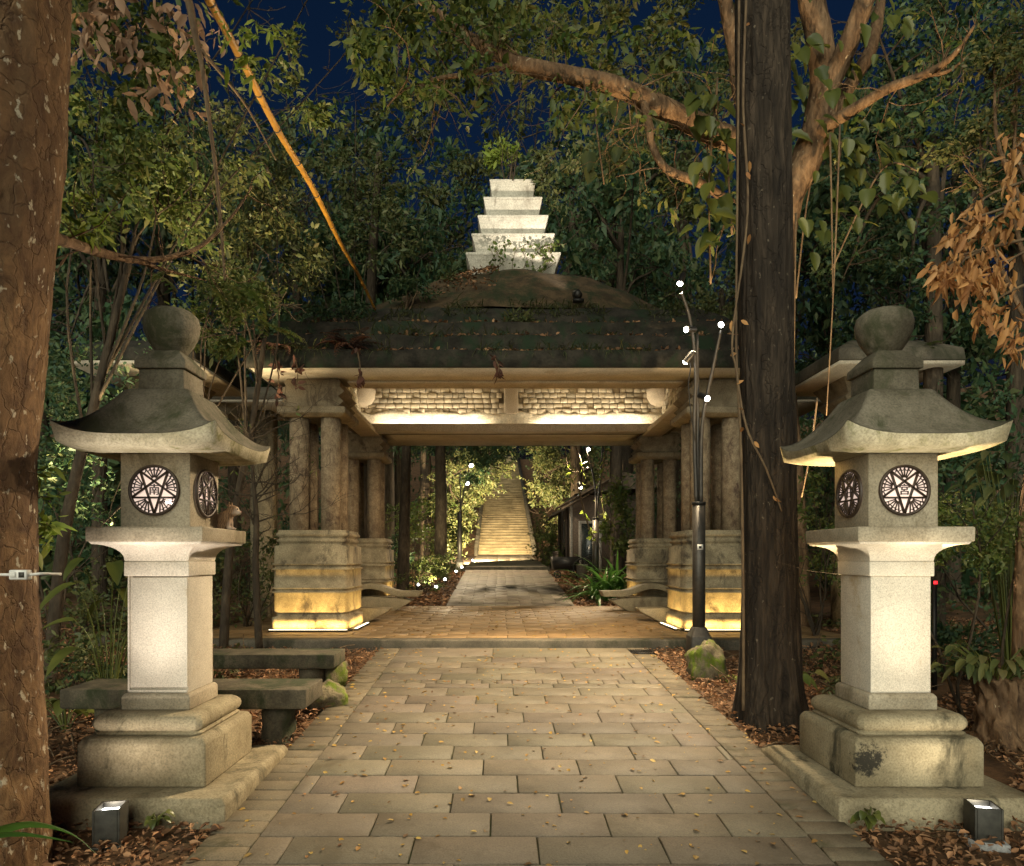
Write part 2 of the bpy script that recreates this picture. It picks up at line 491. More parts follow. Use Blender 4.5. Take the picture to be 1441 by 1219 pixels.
def tree(name, label, base, th, tr, blobs, leaf, bk='bark_grey', mat='leaf_dark', per=10, L=.12, W=.05, spray=.35, lean=(0, 0), group=None, limbs=True, thr=-.12, freq=.9, extra=None, droop=.15, cat='tree', oval=False):
    """blobs: (cx, cy, cz, rx, ry, rz, number of sprays) relative to the base"""
    t = thing(name, label, cat, base, group)
    mb = MB()
    top = Vector((lean[0], lean[1], th))
    pts = smooth_curve([(0, 0, -.3), (lean[0] * .2, lean[1] * .2, th * .35), (lean[0] * .6 + random.uniform(-.1, .1), lean[1] * .6, th * .7), top], 5)
    mb.tube(pts, lerp_list([tr * 1.25, tr, tr * .8, tr * .5], len(pts)), 12, .1, 3, seed=random.random() * 50)
    cr = MB()
    for (cx, cy, cz, rx, ry, rz, n) in blobs:
        c = Vector((cx, cy, cz))
        st = pts[min(len(pts) - 1, int(len(pts) * random.uniform(.55, .95)))]
        if limbs:
            mid = st.lerp(c, .5) + Vector((random.uniform(-.2, .2), random.uniform(-.2, .2), random.uniform(0, .3)))
            lp = smooth_curve([st, mid, c, c + (c - mid) * .5], 4)
            mb.tube(lp, lerp_list([tr * .34, tr * .22, tr * .13, .006], len(lp)), 6, .1, 4)
            tips = []
            for k in range(5):
                q = lp[random.randint(len(lp) // 2, len(lp) - 1)]
                branch(mb, q, Vector((random.gauss(0, 1) * rx, random.gauss(0, 1) * ry, random.gauss(0, .6) * rz + .1)), max(rx, rz) * .8, tr * .12, 1, tips, .6, 4, 2, .05, .25, .004)
        p = clump_points((cx, cy, cz), (rx, ry, rz), int(n * 1.1))
        p = lumpy(p, freq, thr, random.random() * 90)
        if len(p): sprays(cr, p, per, spray, L, W, out_from=(cx, cy, cz - rz * .3), droop=droop, oval=oval)
    mb.build('trunk', M[bk], t, smooth=True)
    mats = [M[mat]]
    if extra:
        em, en, eL, eW, eb = extra
        p = blob_points(eb[:3], eb[3:6], en)
        sprays(cr, p, 6, .3, eL, eW, up=-.4, droop=.9, oval=True, mi=1)
        mats.append(M[em])
    cr.build('crown', mats, t)
    return t


def shrub(name, label, base, r, n, mat='leaf_mid', per=8, L=.1, W=.04, spray=.25, stems=6, group=None, h=None, thr=-.15, cat='shrub', bk='bark_grey', oval=False, droop=.2, kind=None):
    h = h or r[2] * 1.2
    t = thing(name, label, cat, base, group)
    mb = MB(); tips = []
    for k in range(stems):
        a = random.uniform(0, 6.28)
        branch(mb, Vector((random.uniform(-.1, .1), random.uniform(-.1, .1), -.05)), Vector((math.cos(a) * .5 * r[0], math.sin(a) * .5 * r[1], h)), h * .9, .018, 1, tips, .5, 5, 3, .2, .18, .003)
    mb.build('stem', M[bk], t, smooth=True)
    p = lumpy(clump_points((0, 0, h * .75), r, n, .2), 1.8 / max(r[0], .3), thr, random.random() * 80)
    p = p[p[:, 2] > .03]
    cr = MB(); sprays(cr, p, per, spray, L, W, out_from=(0, 0, 0), oval=oval, droop=droop)
    cr.build('foliage', M[mat], t)
    return t


def blade_strip(mb, p, d, L, W, arch, nseg=8, mi=0, fold=.15):
    """one arching strap leaf"""
    d = Vector(d).normalized()
    h = Vector((d.x, d.y, 0))
    h = h.normalized() if h.length > 1e-4 else Vector((1, 0, 0))
    s = h.cross(Vector((0, 0, 1))).normalized()
    q = Vector(p); el = math.asin(max(-1, min(1, d.z)))
    v, f = [], []
    for i in range(nseg + 1):
        t = i / nseg
        w = W * (.55 + .9 * t if t < .5 else 2 * (1 - t) ** .8 * 1.0) * .5
        w = max(w, .0008)
        dd = h * math.cos(el) + Vector((0, 0, 1)) * math.sin(el)
        nn = -h * math.sin(el) + Vector((0, 0, 1)) * math.cos(el)
        v += [q - s * w + nn * w * fold * 2, q.copy(), q + s * w + nn * w * fold * 2]
        q = q + dd * (L / nseg); el -= arch / nseg
    for i in range(nseg):
        a = i * 3
        f += [(a, a + 1, a + 4, a + 3), (a + 1, a + 2, a + 5, a + 4)]
    mb.add(v, f, mi)


def big_leaf(mb, p, d, nrm, L, W, mi=0, droop=.6, lobes=False):
    d = Vector(d).normalized(); nrm = Vector(nrm)
    s = d.cross(nrm).normalized(); nn = s.cross(d).normalized()
    ts = [0, .08, .2, .35, .5, .65, .8, .92, 1]
    ws = [.12, .7, .95, 1., .93, .78, .52, .24, .0]
    q = Vector(p); v, f = [], []
    dd = d.copy()
    for i, (t, w) in enumerate(zip(ts, ws)):
        if i: q = q + dd * L * (t - ts[i - 1])
        dd = (dd - Vector((0, 0, droop * .22)) + nn * random.uniform(-.03, .03)).normalized()
        k = W * .5 * w * (random.uniform(.62, 1.08) if lobes and 1 < i < 7 else 1)
        lift = nn * k * .3
        v += [q - s * k + lift, q - s * k * .5 + lift * .25, q.copy(), q + s * k * .5 + lift * .25, q + s * k + lift]
    for i in range(len(ts) - 1):
        for j in range(4):
            a = i * 5 + j
            f.append((a, a + 1, a + 6, a + 5))
    mb.add(v, f, mi)


def frond(mb, p, d, L, W, arch, npin=16, mi=0):
    """fern or palm frond: leaflets to both sides of an arching rib"""
    d = Vector(d).normalized()
    h = Vector((d.x, d.y, 0)); h = h.normalized() if h.length > 1e-4 else Vector((1, 0, 0))
    s = h.cross(Vector((0, 0, 1))).normalized()
    el = math.asin(max(-1, min(1, d.z))); q = Vector(p)
    pos, dirs, ls = [], [], []
    rib = [q.copy()]
    for i in range(npin):
        t = (i + 1) / npin
        dd = h * math.cos(el) + Vector((0, 0, 1)) * math.sin(el)
        q = q + dd * L / npin; el -= arch / npin
        rib.append(q.copy())
        w = W * (min(1, t * 4) * (1 - t) ** .6 + .08)
        for sg in (-1, 1):
            pos.append(q.copy()); dirs.append(s * sg + dd * .55 - Vector((0, 0, .15))); ls.append(w)
    ls = np.array(ls)
    leaves(mb, np.array(pos), np.array(dirs), ls, np.maximum(ls * .2, L / npin * .75), flat=.9, mi=mi)
    mb.tube(rib, lerp_list([.006, .002], len(rib)), 3, mi=mi)


# ------------------------------------------------------------------ lights
def spot(name, loc, aim, watts, deg, col=(1, .8, .55), blend=.6, size=.05, parent=None):
    l = bpy.data.lights.new(name, 'SPOT')
    l.energy = watts; l.spot_size = R(deg); l.spot_blend = blend; l.color = col; l.shadow_soft_size = size
    o = bpy.data.objects.new(name, l)
    o.rotation_euler = (Vector(aim) - Vector(loc)).to_track_quat('-Z', 'Y').to_euler()
    COL.objects.link(o)
    if parent is not None:
        o.parent = parent
        o.location = Vector(loc) - world_loc(parent)
    else: o.location = loc
    return o


def world_loc(o):
    v = Vector(o.location)
    while o.parent is not None:
        o = o.parent; v = v + Vector(o.location)
    return v


def strip_light(name, loc, aim, w, h, watts, col=(1, .72, .3), parent=None, xdir=None):
    l = bpy.data.lights.new(name, 'AREA')
    l.shape = 'RECTANGLE'; l.size = w; l.size_y = h; l.energy = watts; l.color = col
    o = bpy.data.objects.new(name, l)
    z = -(Vector(aim)).normalized()
    x = Vector(xdir or (1, 0, 0)); x = (x - z * x.dot(z)).normalized(); y = z.cross(x)
    m = Matrix((x, y, z)).transposed().to_4x4()
    COL.objects.link(o)
    o.rotation_euler = m.to_euler()
    if parent is not None:
        o.parent = parent; o.location = Vector(loc) - world_loc(parent)
    else: o.location = loc
    return o


# ------------------------------------------------------------------ ground
def G(x, y):
    if y < 9.6: z = -.24 + .0594 * y
    elif y < 16.4: z = .33 + (y - 9.6) * .0095
    elif y < 26: z = .395 + .0765 * (y - 16.4)
    elif y < 42: z = 1.15 + .038 * (y - 26)
    elif y < 80: z = 1.76 + .3 * (y - 42)
    else: z = 13.2 + .1 * (y - 80)
    d = max(0, abs(x - .2) - 3)
    return z + .05 * d ** 1.3 * min(1, max(0, (y - 1) / 8))


def GN(x, y):
    d = max(0, abs(x - .2) - 1.9)
    return G(x, y) + min(1, d) * (.07 * mnoise.noise(Vector((x * .8, y * .8, 0))) + .03 * mnoise.noise(Vector((x * 3, y * 3, 5)))) - .05


us = np.linspace(-1, 1, 181)
xs = np.sign(us) * (np.abs(us) * 8 + np.abs(us) ** 4 * 62) + .2
ys = np.concatenate([np.arange(-4, 18, .16), np.arange(18, 44, .6), np.arange(44, 160, 4.)])
gv = np.array([(x, y, GN(x, y)) for y in ys for x in xs])
nx = len(xs)
i, j = np.meshgrid(np.arange(len(ys) - 1), np.arange(nx - 1), indexing='ij')
a = (i * nx + j).ravel()
ground = MB().add(gv, np.stack([a, a + 1, a + 1 + nx, a + nx], 1)).build('ground', M['soil'], smooth=True)
tag(ground, kind='structure')


def pave(name, x0, x1, y0, y1, zf, rowh, ln, mat, gap=.010, stagger=.5, rnd=.0, mode='x', jit=.003):
    """paving of separate chamfered slabs in courses"""
    mb = MB()
    y = y0; k = 0
    while y < y1 - .02:
        h = rowh
        ye = min(y + h, y1)
        off = (k * stagger % 1) * ln + random.uniform(-rnd, rnd) * ln
        x = x0 - off
        while x < x1 - .01:
            a, b = max(x, x0), min(x + ln, x1)
            if b - a > .03:
                g = gap / 2; c = .004
                dz = random.uniform(-jit, jit)
                X0, X1, Y0, Y1 = a + g, b - g, y + g, ye - g
                z0, z1 = zf(Y0) + dz, zf(Y1) + dz
                v = [(X0, Y0, z0 - .02), (X1, Y0, z0 - .02), (X1, Y1, z1 - .02), (X0, Y1, z1 - .02),
                     (X0, Y0, z0 - c), (X1, Y0, z0 - c), (X1, Y1, z1 - c), (X0, Y1, z1 - c),
                     (X0 + c, Y0 + c, z0), (X1 - c, Y0 + c, z0), (X1 - c, Y1 - c, z1), (X0 + c, Y1 - c, z1)]
                f = [(8, 9, 10, 11)]
                for q in range(4):
                    r_ = (q + 1) % 4
                    f += [(q, r_, r_ + 4, q + 4), (q + 4, r_ + 4, r_ + 8, q + 8)]
                mb.add(v, f)
            x += ln
        y = ye; k += 1
    return tag(mb.build(name, M[mat]), kind='structure')


PX0, PX1 = -1.69, 2.09
zp = lambda y: -.24 + .0594 * y
bed = MB()
bed.add([(PX0, -2, zp(-2) - .013), (PX1, -2, zp(-2) - .013), (PX1, 9.62, zp(9.62) - .013), (PX0, 9.62, zp(9.62) - .013)], [(0, 1, 2, 3)])
tag(bed.build('path_bed', M['joint']), kind='structure')
pave('path', PX0 + .3, PX1 - .3, .5, 7.55, zp, .312, .70, 'slab', stagger=.37, rnd=.05)
pave('path', PX0 + .3, PX1 - .3, 7.55, 7.72, zp, .17, .17, 'slab')
pave('path', PX0 + .3, PX1 - .3, 7.72, 9.02, zp, .312, .70, 'slab', stagger=.37, rnd=.05)
pave('path', PX0 + .3, PX1 - .3, 9.02, 9.61, zp, .55, 1.3, 'slab')
for s in (0, 1):
    xa = PX0 if s == 0 else PX1 - .3
    pave('path_border', xa, xa + .3, .5, 9.6, zp, .158, .3, 'brickpave', stagger=0, jit=.004)
# gate platform
FZ = .44
pl = MB().box(-4.7, 5.2, 9.64, 16.42, -.3, FZ - .013)
tag(pl.build('platform', M['kerb'], bevel=.015), kind='structure')
tag(MB().box(-4.7, 5.2, 9.6, 9.86, .2, FZ + .002).build('platform_kerb', M['kerb'], bevel=.02), kind='structure')
pave('platform_floor', -4.68, 5.18, 9.87, 16.4, lambda y: FZ, .3, .6, 'floorpave', stagger=.5, rnd=.02)
# far path, a shallow step and the landing before the stairs
z2 = lambda y: .44 + .074 * (y - 16.42)
FX0, FX1 = -1.3, 1.82
tag(MB().add([(FX0, 16.42, z2(16.42) - .013), (FX1, 16.42, z2(16.42) - .013), (FX1, 26, z2(26) - .013), (FX0, 26, z2(26) - .013)], [(0, 1, 2, 3)]).build('path_bed', M['joint']), kind='structure')
pave('path', FX0, FX1, 16.43, 25.9, z2, .3, .6, 'slab', stagger=.5, rnd=.04)
z3 = lambda y: 1.25 + .034 * (y - 25.9)
tag(MB().box(FX0 - .1, FX1 + .1, 25.9, 26.15, .8, 1.255).build('path_step', M['kerb'], bevel=.01), kind='structure')
pave('path', FX0, FX1, 26.16, 42, z3, .6, 1.2, 'slab', stagger=.5)
st = MB()
for k in range(56):
    y0 = 42 + k * .7; zt = 1.8 + (k + 1) * .21
    xj = random.uniform(-.6, 1.2)
    st.box(-1.3, xj - .006, y0 - .05, y0 + .74, zt - .07, zt); st.box(xj + .006, 2.0, y0 - .05, y0 + .74, zt - .07, zt)
    st.box(-1.3, 2.0, y0, y0 + .72, zt - .5, zt - .072)
sg = thing('staircase', 'long pale stone staircase climbing the hill at the far end of the path', 'staircase', (0, 0, 0))
st.build('step', M['stair'], sg)['kind'] = 'stuff'
for s in (-1.56, 2.01):
    st = MB()
    st.add([(s, 42, 1.2), (s + .25, 42, 1.2), (s + .25, 42, 2.2), (s, 42, 2.2), (s, 81, 12.8), (s + .25, 81, 12.8), (s + .25, 81, 14), (s, 81, 14)],
           [(0, 1, 2, 3), (4, 7, 6, 5), (3, 2, 6, 7), (0, 3, 7, 4), (1, 5, 6, 2)])
    st.build('side_wall', M['kerb'], sg)

# litter on the beds beside the path
n = 110000
x = RNG.uniform(-7, 7.4, n); y = 1.8 + 9.2 * RNG.uniform(0, 1, n) ** 1.2
keep = ((x < PX0 + .03) | (x > PX1 - .03)) & ~((y > 9.58) & (x > -4.7) & (x < 5.2))
dn = np.array([mnoise.noise(Vector((p * .9, q * .9, 9))) for p, q in zip(x, y)])
keep &= (dn > -.25) | (np.abs(x - .2) < 2.6)
x, y = x[keep], y[keep]
for ax_, ay_, h_ in ((-2.277, 4.74, .63), (2.67, 4.74, .63)):
    k2 = ~((np.abs(x - ax_) < h_) & (np.abs(y - ay_) < h_)); x, y = x[k2], y[k2]
z = np.array([max(GN(p, q), zp(q) - .03 if q < 9.6 else -9) for p, q in zip(x, y)]) + RNG.uniform(.002, .055, len(x))
d = RNG.normal(size=(len(x), 3)); d[:, 2] *= .28
mb = MB(); L = RNG.uniform(.018, .066, len(x)) * RNG.choice([.7, 1, 1, 1.35], len(x))
leaves(mb, np.stack([x, y, z], 1), d, L, L * RNG.uniform(.25, .6, len(x)), fold=.4, oval=True, flat=.6)
x = np.concatenate([RNG.uniform(-3.6, FX0, 2600), RNG.uniform(FX1, 4.2, 2600)]); y = RNG.uniform(16.5, 25, 5200)
z = np.array([GN(p, q) for p, q in zip(x, y)]) + RNG.uniform(.03, .09, len(x))
d = RNG.normal(size=(len(x), 3)); d[:, 2] *= .28; L = RNG.uniform(.08, .15, len(x))
leaves(mb, np.stack([x, y, z], 1), d, L, L * .5, fold=.22, oval=True, flat=.75)
tag(mb.build('leaf_litter', M['litter']), 'brown dry leaf litter covering the beds beside the path', 'leaf litter', kind='stuff')
mb = MB(); n = 1150
x = RNG.uniform(PX0, PX1, n); y = 2.5 + 7 * RNG.uniform(0, 1, n) ** .8
L = RNG.choice([.012, .016, .03, .04, .05], n) * RNG.uniform(.8, 1.2, n); d = RNG.normal(size=(n, 3)); d[:, 2] *= .15
leaves(mb, np.stack([x, y, zp(y) + .006], 1), d, L, L * .6, fold=.15, oval=True, flat=.85)
n = 260; x = RNG.uniform(-2.2, 2.7, n); y = RNG.uniform(9.7, 16.2, n); L = RNG.uniform(.04, .07, n); d = RNG.normal(size=(n, 3)); d[:, 2] *= .15
leaves(mb, np.stack([x, y, np.full(n, FZ + .008)], 1), d, L, L * .6, fold=.15, oval=True, flat=.85)
tag(mb.build('fallen_leaves', M['fallen']), 'small yellow fallen leaves scattered over the paving', 'fallen leaves', kind='stuff')


# ------------------------------------------------------------------ stone lanterns
def glyph(ch, size):
    cu = bpy.data.curves.new('glyph', 'FONT'); cu.body = ch; cu.size = size; cu.align_x = 'CENTER'; cu.align_y = 'CENTER'; cu.extrude = .004
    o = bpy.data.objects.new('glyph', cu); COL.objects.link(o)
    dg = bpy.context.evaluated_depsgraph_get()
    me = bpy.data.meshes.new_from_object(o.evaluated_get(dg))
    v = np.array([q.co[:] for q in me.vertices]); f = [tuple(q.vertices) for q in me.polygons]
    bpy.data.objects.remove(o); bpy.data.meshes.remove(me); bpy.data.curves.remove(cu)
    return v, f


def rosette(parent, c, axis, r, ch):
    """round window: light panel, star grille and the character in its middle. axis: outward normal"""
    ax = Vector(axis); u = Vector((0, 0, 1)); s = ax.cross(u) * -1
    w = MB(); n = 40
    ring = lambda rr, dd: [Vector(c) + s * math.cos(2 * math.pi * k / n) * rr + u * math.sin(2 * math.pi * k / n) * rr + ax * dd for k in range(n)]
    w.add(ring(r * .97, .0035), [tuple(range(n))])
    win = w.build('window', M['lightbox'], parent)
    g = MB()
    v = ring(r, .004) + ring(r, .022) + ring(r * .9, .022) + ring(r * .9, .004)
    g.add(v, [(i * n + k, i * n + (k + 1) % n, (i + 1) * n + (k + 1) % n, (i + 1) * n + k) for i in range(3) for k in range(n)])
    pt = lambda ang, rr: Vector(c) + s * math.cos(ang) * rr + u * math.sin(ang) * rr + ax * .012

    def bar(a, b, wd, th=.005):
        d = b - a; L = d.length; d.normalize(); q = d.cross(ax)
        g.obox((a + b) / 2, d * L / 2, q * wd / 2, ax * th)
    ro = r * .93
    tip = [R(-90 + 72 * k) for k in range(5)]
    for k in range(5):
        bar(pt(tip[k], ro), pt(tip[(k + 2) % 5], ro), r * .072, .007)
    ri = ro * .382
    for k in range(5):
        base = pt(tip[k] + R(36), ri * 1.12)
        for q in range(-2, 3):
            a2 = tip[k] + R(36) + R(11.2 * q)
            e = pt(a2, ro)
            b0 = base + (e - base) * .22
            bar(b0, e, r * .04, .0035)
            cc = pt(a2 + R(5.6), r * .86)
            m_ = 8
            for t in range(m_ // 2 + 1):
                a_ = a2 + R(5.6) + math.pi / 2 + math.pi * t / (m_ // 2); b_ = a_ + math.pi / (m_ // 2)
                if t < m_ // 2:
                    bar(cc + (s * math.cos(a_) + u * math.sin(a_)) * r * .075, cc + (s * math.cos(b_) + u * math.sin(b_)) * r * .075, r * .026, .003)
        # little arc at the foot of each fan
        for t in range(4):
            a_ = tip[k] + R(36) + R(-75 + 37.5 * t); b_ = a_ + R(37.5)
            bar(base + (s * math.cos(a_) + u * math.sin(a_)) * r * .13, base + (s * math.cos(b_) + u * math.sin(b_)) * r * .13, r * .035, .004)
    gv_, gf = glyph(ch, r * .46)
    m = Matrix((s, u, ax)).transposed()
    g.add([m @ Vector(q) + Vector(c) + ax * .012 for q in gv_], gf)
    g.build('grille', M['bronze'], win)
    return win


def lantern(x, y, label, chars, side, panel_light):
    t = thing('stone_lantern', label, 'stone lantern', (x, y, 0), 'stone lanterns flanking the path')
    MB().stack([(.62, -.15), (.62, .105), (.595, .14)]).build('base_slab', M['granite_low'], t, bevel=.012)
    MB().stack([(.41, .14), (.41, .415), (.385, .452)]).build('plinth', M['granite_low'], t, bevel=.012)
    tor = [(.345, .452), (.352, .47)] + [(.30 + .06 * math.cos(a), .53 + .06 * math.sin(a)) for a in np.linspace(-1.0, 1.57, 8)] + [(.2, .592)]
    MB().stack(tor, ch=.03).build('moulding', M['granite_low'], t, smooth=False, bevel=.006)
    MB().stack([(.228, .592), (.228, .68), (.212, .7)]).build('collar', M['granite'], t, bevel=.008)
    sh = MB()
    if side > 0:                      # a plate with a deep groove at its left and foot
        sh.box(-.2, .2, -.183, .2, .7, 1.478)
        sh.box(-.2, -.187, -.2, -.1832, .7, 1.478)
        sh.box(-.168, .2, -.203, -.1832, .738, 1.468)
        sh.box(-.2, .2, -.2, -.1832, .7, .72)
    else: sh.stack([(.2, .7), (.2, 1.478)])
    sh.build('shaft', M['granite_uplit'], t, bevel=.004)
    MB().stack([(.216, 1.478), (.216, 1.575)]).build('shaft_cap', M['granite_uplit'], t, bevel=.006)
    cv = [(.21, 1.575), (.214, 1.588)] + [(.214 + .138 * (1 - math.cos(a)), 1.588 + .1 * math.sin(a)) for a in np.linspace(.15, 1.57, 8)] + [(.362, 1.703), (.362, 1.706)]
    MB().stack(cv).build('corbel', M['granite_uplit'], t, bevel=.003)  # takes the paler granite to look uplit against the darker slab above
    MB().stack([(.374, 1.706), (.376, 1.794), (.37, 1.8)]).build('table_slab', M['granite'], t, bevel=.004)
    bx = MB().stack([(.23, 1.8), (.23, 2.295)]).build('lamp_box', M['granite'], t, bevel=.006)
    wz = 2.045
    for (ax, ch) in (((0, -1, 0), chars[0]), ((side, 0, 0), chars[1])):
        rosette(bx, Vector(ax) * .2305 + Vector((0, 0, wz)), ax, .168, ch)
    # curved roof
    rf = MB(); n = 14
    def ring(h, z, lift):
        pts = []
        for q in range(4):
            m = Matrix.Rotation(R(90 * q), 3, 'Z')
            for k in range(n):
                s_ = -1 + 2 * k / n
                pts.append(m @ Vector((s_ * h, -h, z + lift * abs(s_) ** 3.5)))
        return pts
    up = []
    for k in range(11):
        u = k / 10
        h = .513 + (.215 - .513) * u
        zz = 2.372 + .34 * (u ** 1.55 * .85 + .15 * u)
        up.append(ring(h, zz, .085 * (1 - u) ** 2.2))
    cap = [[Vector((q.x * .93, q.y * .93, q.z + .012)) for q in up[-1]]]
    rf.loft(up + cap, True, False, True)
    rf.build('roof', M['granite_roof'], t, smooth=True)
    ev = MB()
    ev.loft([ring(.225, 2.292, 0), ring(.36, 2.292, .0), ring(.49, 2.3, .03), ring(.513, 2.3705, .0835)], True, False, False)
    ev.build('eave', M['granite_eave'], t)
    MB().stack([(.155, 2.7), (.15, 2.872)]).build('neck', M['granite_roof'], t, bevel=.006)
    MB().stack([(.172, 2.872), (.172, 2.925), (.09, 3.015)]).build('neck_cap', M['granite_roof'], t, bevel=.006)
    MB().lathe([(.08, 3.0), (.105, 3.02), (.15, 3.09), (.178, 3.16), (.184, 3.22), (.172, 3.27), (.13, 3.305), (.06, 3.315), (.03, 3.325), (.012, 3.345)], n=32).build('finial', M['granite_roof'], t, smooth=True)
    return t


LX, RX, LY = -2.277, 2.67, 4.74
lanL = lantern(LX, LY, 'stone lantern with a tabby cat on its ledge, beside the stone benches', ('南', '日'), 1, 0)
lanR = lantern(RX, LY, 'stone lantern with a black stain on its plinth corner, beside the dark trunk', ('宮', '日'), -1, 0)
# the led that shows through the lower right of the left lantern's window
MB().lathe([(.001, -.006), (.013, -.005), (.016, 0), (.013, .005), (.001, .006)], n=12).build('led_bulb', M['led_spot'], lanL, smooth=True, loc=(.095, -.243, 1.965))
# the right plinth carries a black lichen stain near its front corner
ms_ = M['granite_low'].copy(); ms_.name = 'stained lantern granite'
nt_ = ms_.node_tree; bs_ = nt_.nodes['Principled BSDF']
c_in = bs_.inputs['Base Color'].links[0].from_socket
tc_ = nt_.nodes.new('ShaderNodeTexCoord')
ds_ = N(nt_, 'ShaderNodeVectorMath', operation='DISTANCE'); ds_.inputs[1].default_value = (-.33, -.41, .31)
nt_.links.new(tc_.outputs['Object'], ds_.inputs[0])
nn_ = noise_tex(nt_, tc_.outputs['Object'], 26, 7, .75)
ma_ = N(nt_, 'ShaderNodeMath', operation='MULTIPLY_ADD'); ma_.inputs[1].default_value = -.42
nt_.links.new(nn_, ma_.inputs[0]); nt_.links.new(ds_.outputs['Value'], ma_.inputs[2])
nt_.links.new(mixc(nt_, ramp(nt_, ma_.outputs[0], [(.0, (0, 0, 0)), (.001, (0, 0, 0))]) if False else ramp(nt_, N_shift(nt_, ma_.outputs[0], .25), [(.1, (.95, .95, .95)), (.15, (0, 0, 0))]), c_in, (.018, .016, .012)), bs_.inputs['Base Color'])
for ch in lanR.children:
    if ch.name.startswith('plinth'): ch.data = ch.data.copy(); ch.data.materials[0] = ms_

# small floodlights in front of the lanterns
def box_flood(x, y, label, aim, watts, col, pad, yaw):
    z = max(GN(x, y), zp(y) - .03)
    t = thing('floodlight', label, 'floodlight', (x, y, z), 'box floodlights below the lanterns')
    rot = Matrix.Rotation(R(yaw), 3, 'Z')
    h = MB()
    for (cx, cy, ax_, ay_) in ((0, -.075, .06, .006), (0, .075, .06, .006), (-.066, 0, .006, .081), (.066, 0, .006, .081)):
        h.obox(rot @ Vector((cx, cy, .1)), rot @ Vector((ax_, 0, 0)), rot @ Vector((0, ay_, 0)), Vector((0, 0, .11)))
    h.obox(Vector((0, 0, .02)), rot @ Vector((.06, 0, 0)), rot @ Vector((0, .069, 0)), Vector((0, 0, .01)))
    h.build('housing', M['boxmetal'], t, bevel=.003)
    l = MB(); l.obox(Vector((0, 0, .17)), rot @ Vector((.058, 0, 0)), rot @ Vector((0, .067, 0)), Vector((0, 0, .004)))
    l.build('lens', M['lens_small'], t)
    b = MB()
    b.obox(Vector((0, 0, -.005)), rot @ Vector((.1 if pad else .075, 0, 0)), rot @ Vector((0, .1 if pad else .085, 0)), Vector((0, 0, .022 if pad else .01)))
    b.build('foot', M['concrete'] if pad else M['boxmetal'], t, bevel=.006)
    spot('beam', (x, y, z + .2), aim, watts, 66, col, 1., .04, t)
    spot('eave_beam', (x, y, z + .2), (aim[0], 4.29, 2.3), watts * 1.1, 24, col, 1., .04, t)
    spot('spill', (x, y, z + .2), (aim[0], aim[1], .9), watts * .15, 140, col, 1., .04, t)
    return t


box_flood(-2.24, 3.93, 'dark box floodlight in the leaf litter in front of the left lantern', (LX, 4.38, 2.2), 46, (1, .87, .73), False, 12)
box_flood(2.80, 3.95, 'dark box floodlight on a pale concrete pad in front of the right lantern', (RX - .03, 4.38, 2.2), 46, (1, .86, .62), True, -14)


# ------------------------------------------------------------------ gate
GX, GY = .26, 13.9
gate = thing('stone_gate', 'wide stone gate with four twin shafted pillars and a stepped roof across the path', 'gate', (GX, GY, FZ))
GZ = lambda z: z - FZ                       # gate parts are written in heights above the platform


def make_pillar(parent, x, y):
    p = empty('pillar', (x, y, 0), parent)
    MB().stack([(.655, .001), (.655, .035)], ch=.08).build('base_plate', M['black'], p)
    pd = [(.61, .035), (.61, .215), (.555, .225), (.555, .285), (.585, .30), (.585, .595), (.61, .60), (.61, .625), (.575, .63), (.575, .66), (.61, .665), (.61, .69), (.585, .695), (.585, .965), (.61, .97), (.61, .995),
          (.575, 1.0), (.575, 1.04), (.61, 1.045), (.61, 1.07), (.585, 1.075), (.585, 1.345), (.525, 1.36), (.525, 1.40), (.555, 1.415), (.555, 1.45), (.53, 1.46), (.53, 1.49), (.565, 1.51), (.565, 1.55), (.54, 1.565), (.54, 1.6), (.4, 1.603)]
    MB().stack(pd, ch=.055).build('pedestal', M['pillar'], p)
    for sx in (-1, 1):
        for sy in (-1, 1):
            MB().stack([(.15, 1.58), (.15, 3.43)], ch=.088, cx=sx * .255, cy=sy * .265).build('shaft', M['shaft'], p)
    cp = empty('capital', (0, 0, 0), p)
    MB().stack([(.46, 3.42), (.54, 3.47), (.54, 3.56), (.5, 3.58)]).build('plate', M['capital'], p, bevel=.008)
    bpy.data.objects.remove(cp)
    z = [3.58, 3.67, 3.75, 3.83, 3.91, 3.98, 4.03]; w = [.40, .50, .41, .52, .43, .45, .40]
    rings = [[(-a, -.46, b), (a, -.46, b), (a, .46, b), (-a, .46, b)] for a, b in zip(w, z)]
    MB().loft(rings).build('capital', M['capital'], p, bevel=.006)
    return p


p0 = make_pillar(gate, -3.26, 11.385 - GY)
for (px_, py_) in ((3.26, 11.385 - GY), (-3.42, 16.08 - GY), (3.42, 16.08 - GY)):
    c = copy_tree(p0, gate); c.location = (px_, py_, 0)

# soffit with the coffer opening, beams
OX, OY0, OY1 = 3.17, 11.46 - GY, 15.1 - GY
EX, EY = 4.05, 3.59
so = MB()
zs0, zs1 = 4.03, 4.1
for (a, b, c_, d_) in ((-EX, EX, -EY, OY0), (-EX, EX, OY1 + .4, EY), (-EX, -OX, OY0, OY1 + .4), (OX, EX, OY0, OY1 + .4)):
    so.box(a, b, c_, d_, zs0, zs1)
so.build('soffit', M['plaster'], gate)
MB().box(-2.72, 2.72, 11.05 - GY, 11.43 - GY, 3.995, 4.028).build('beam', M['plaster'], gate, bevel=.006)
MB().box(-2.75, 2.75, 15.56 - GY, 16.3 - GY, 3.955, 4.028).build('beam', M['plaster'], gate, bevel=.01)
for s in (-1, 1):
    MB().box(s * 3.22 - .22, s * 3.22 + .22, 11.86 - GY, 15.6 - GY, 3.93, 4.026).build('beam', M['plaster'], gate, bevel=.01)
lp = MB()
zl0, zl1 = 3.96, 4.13
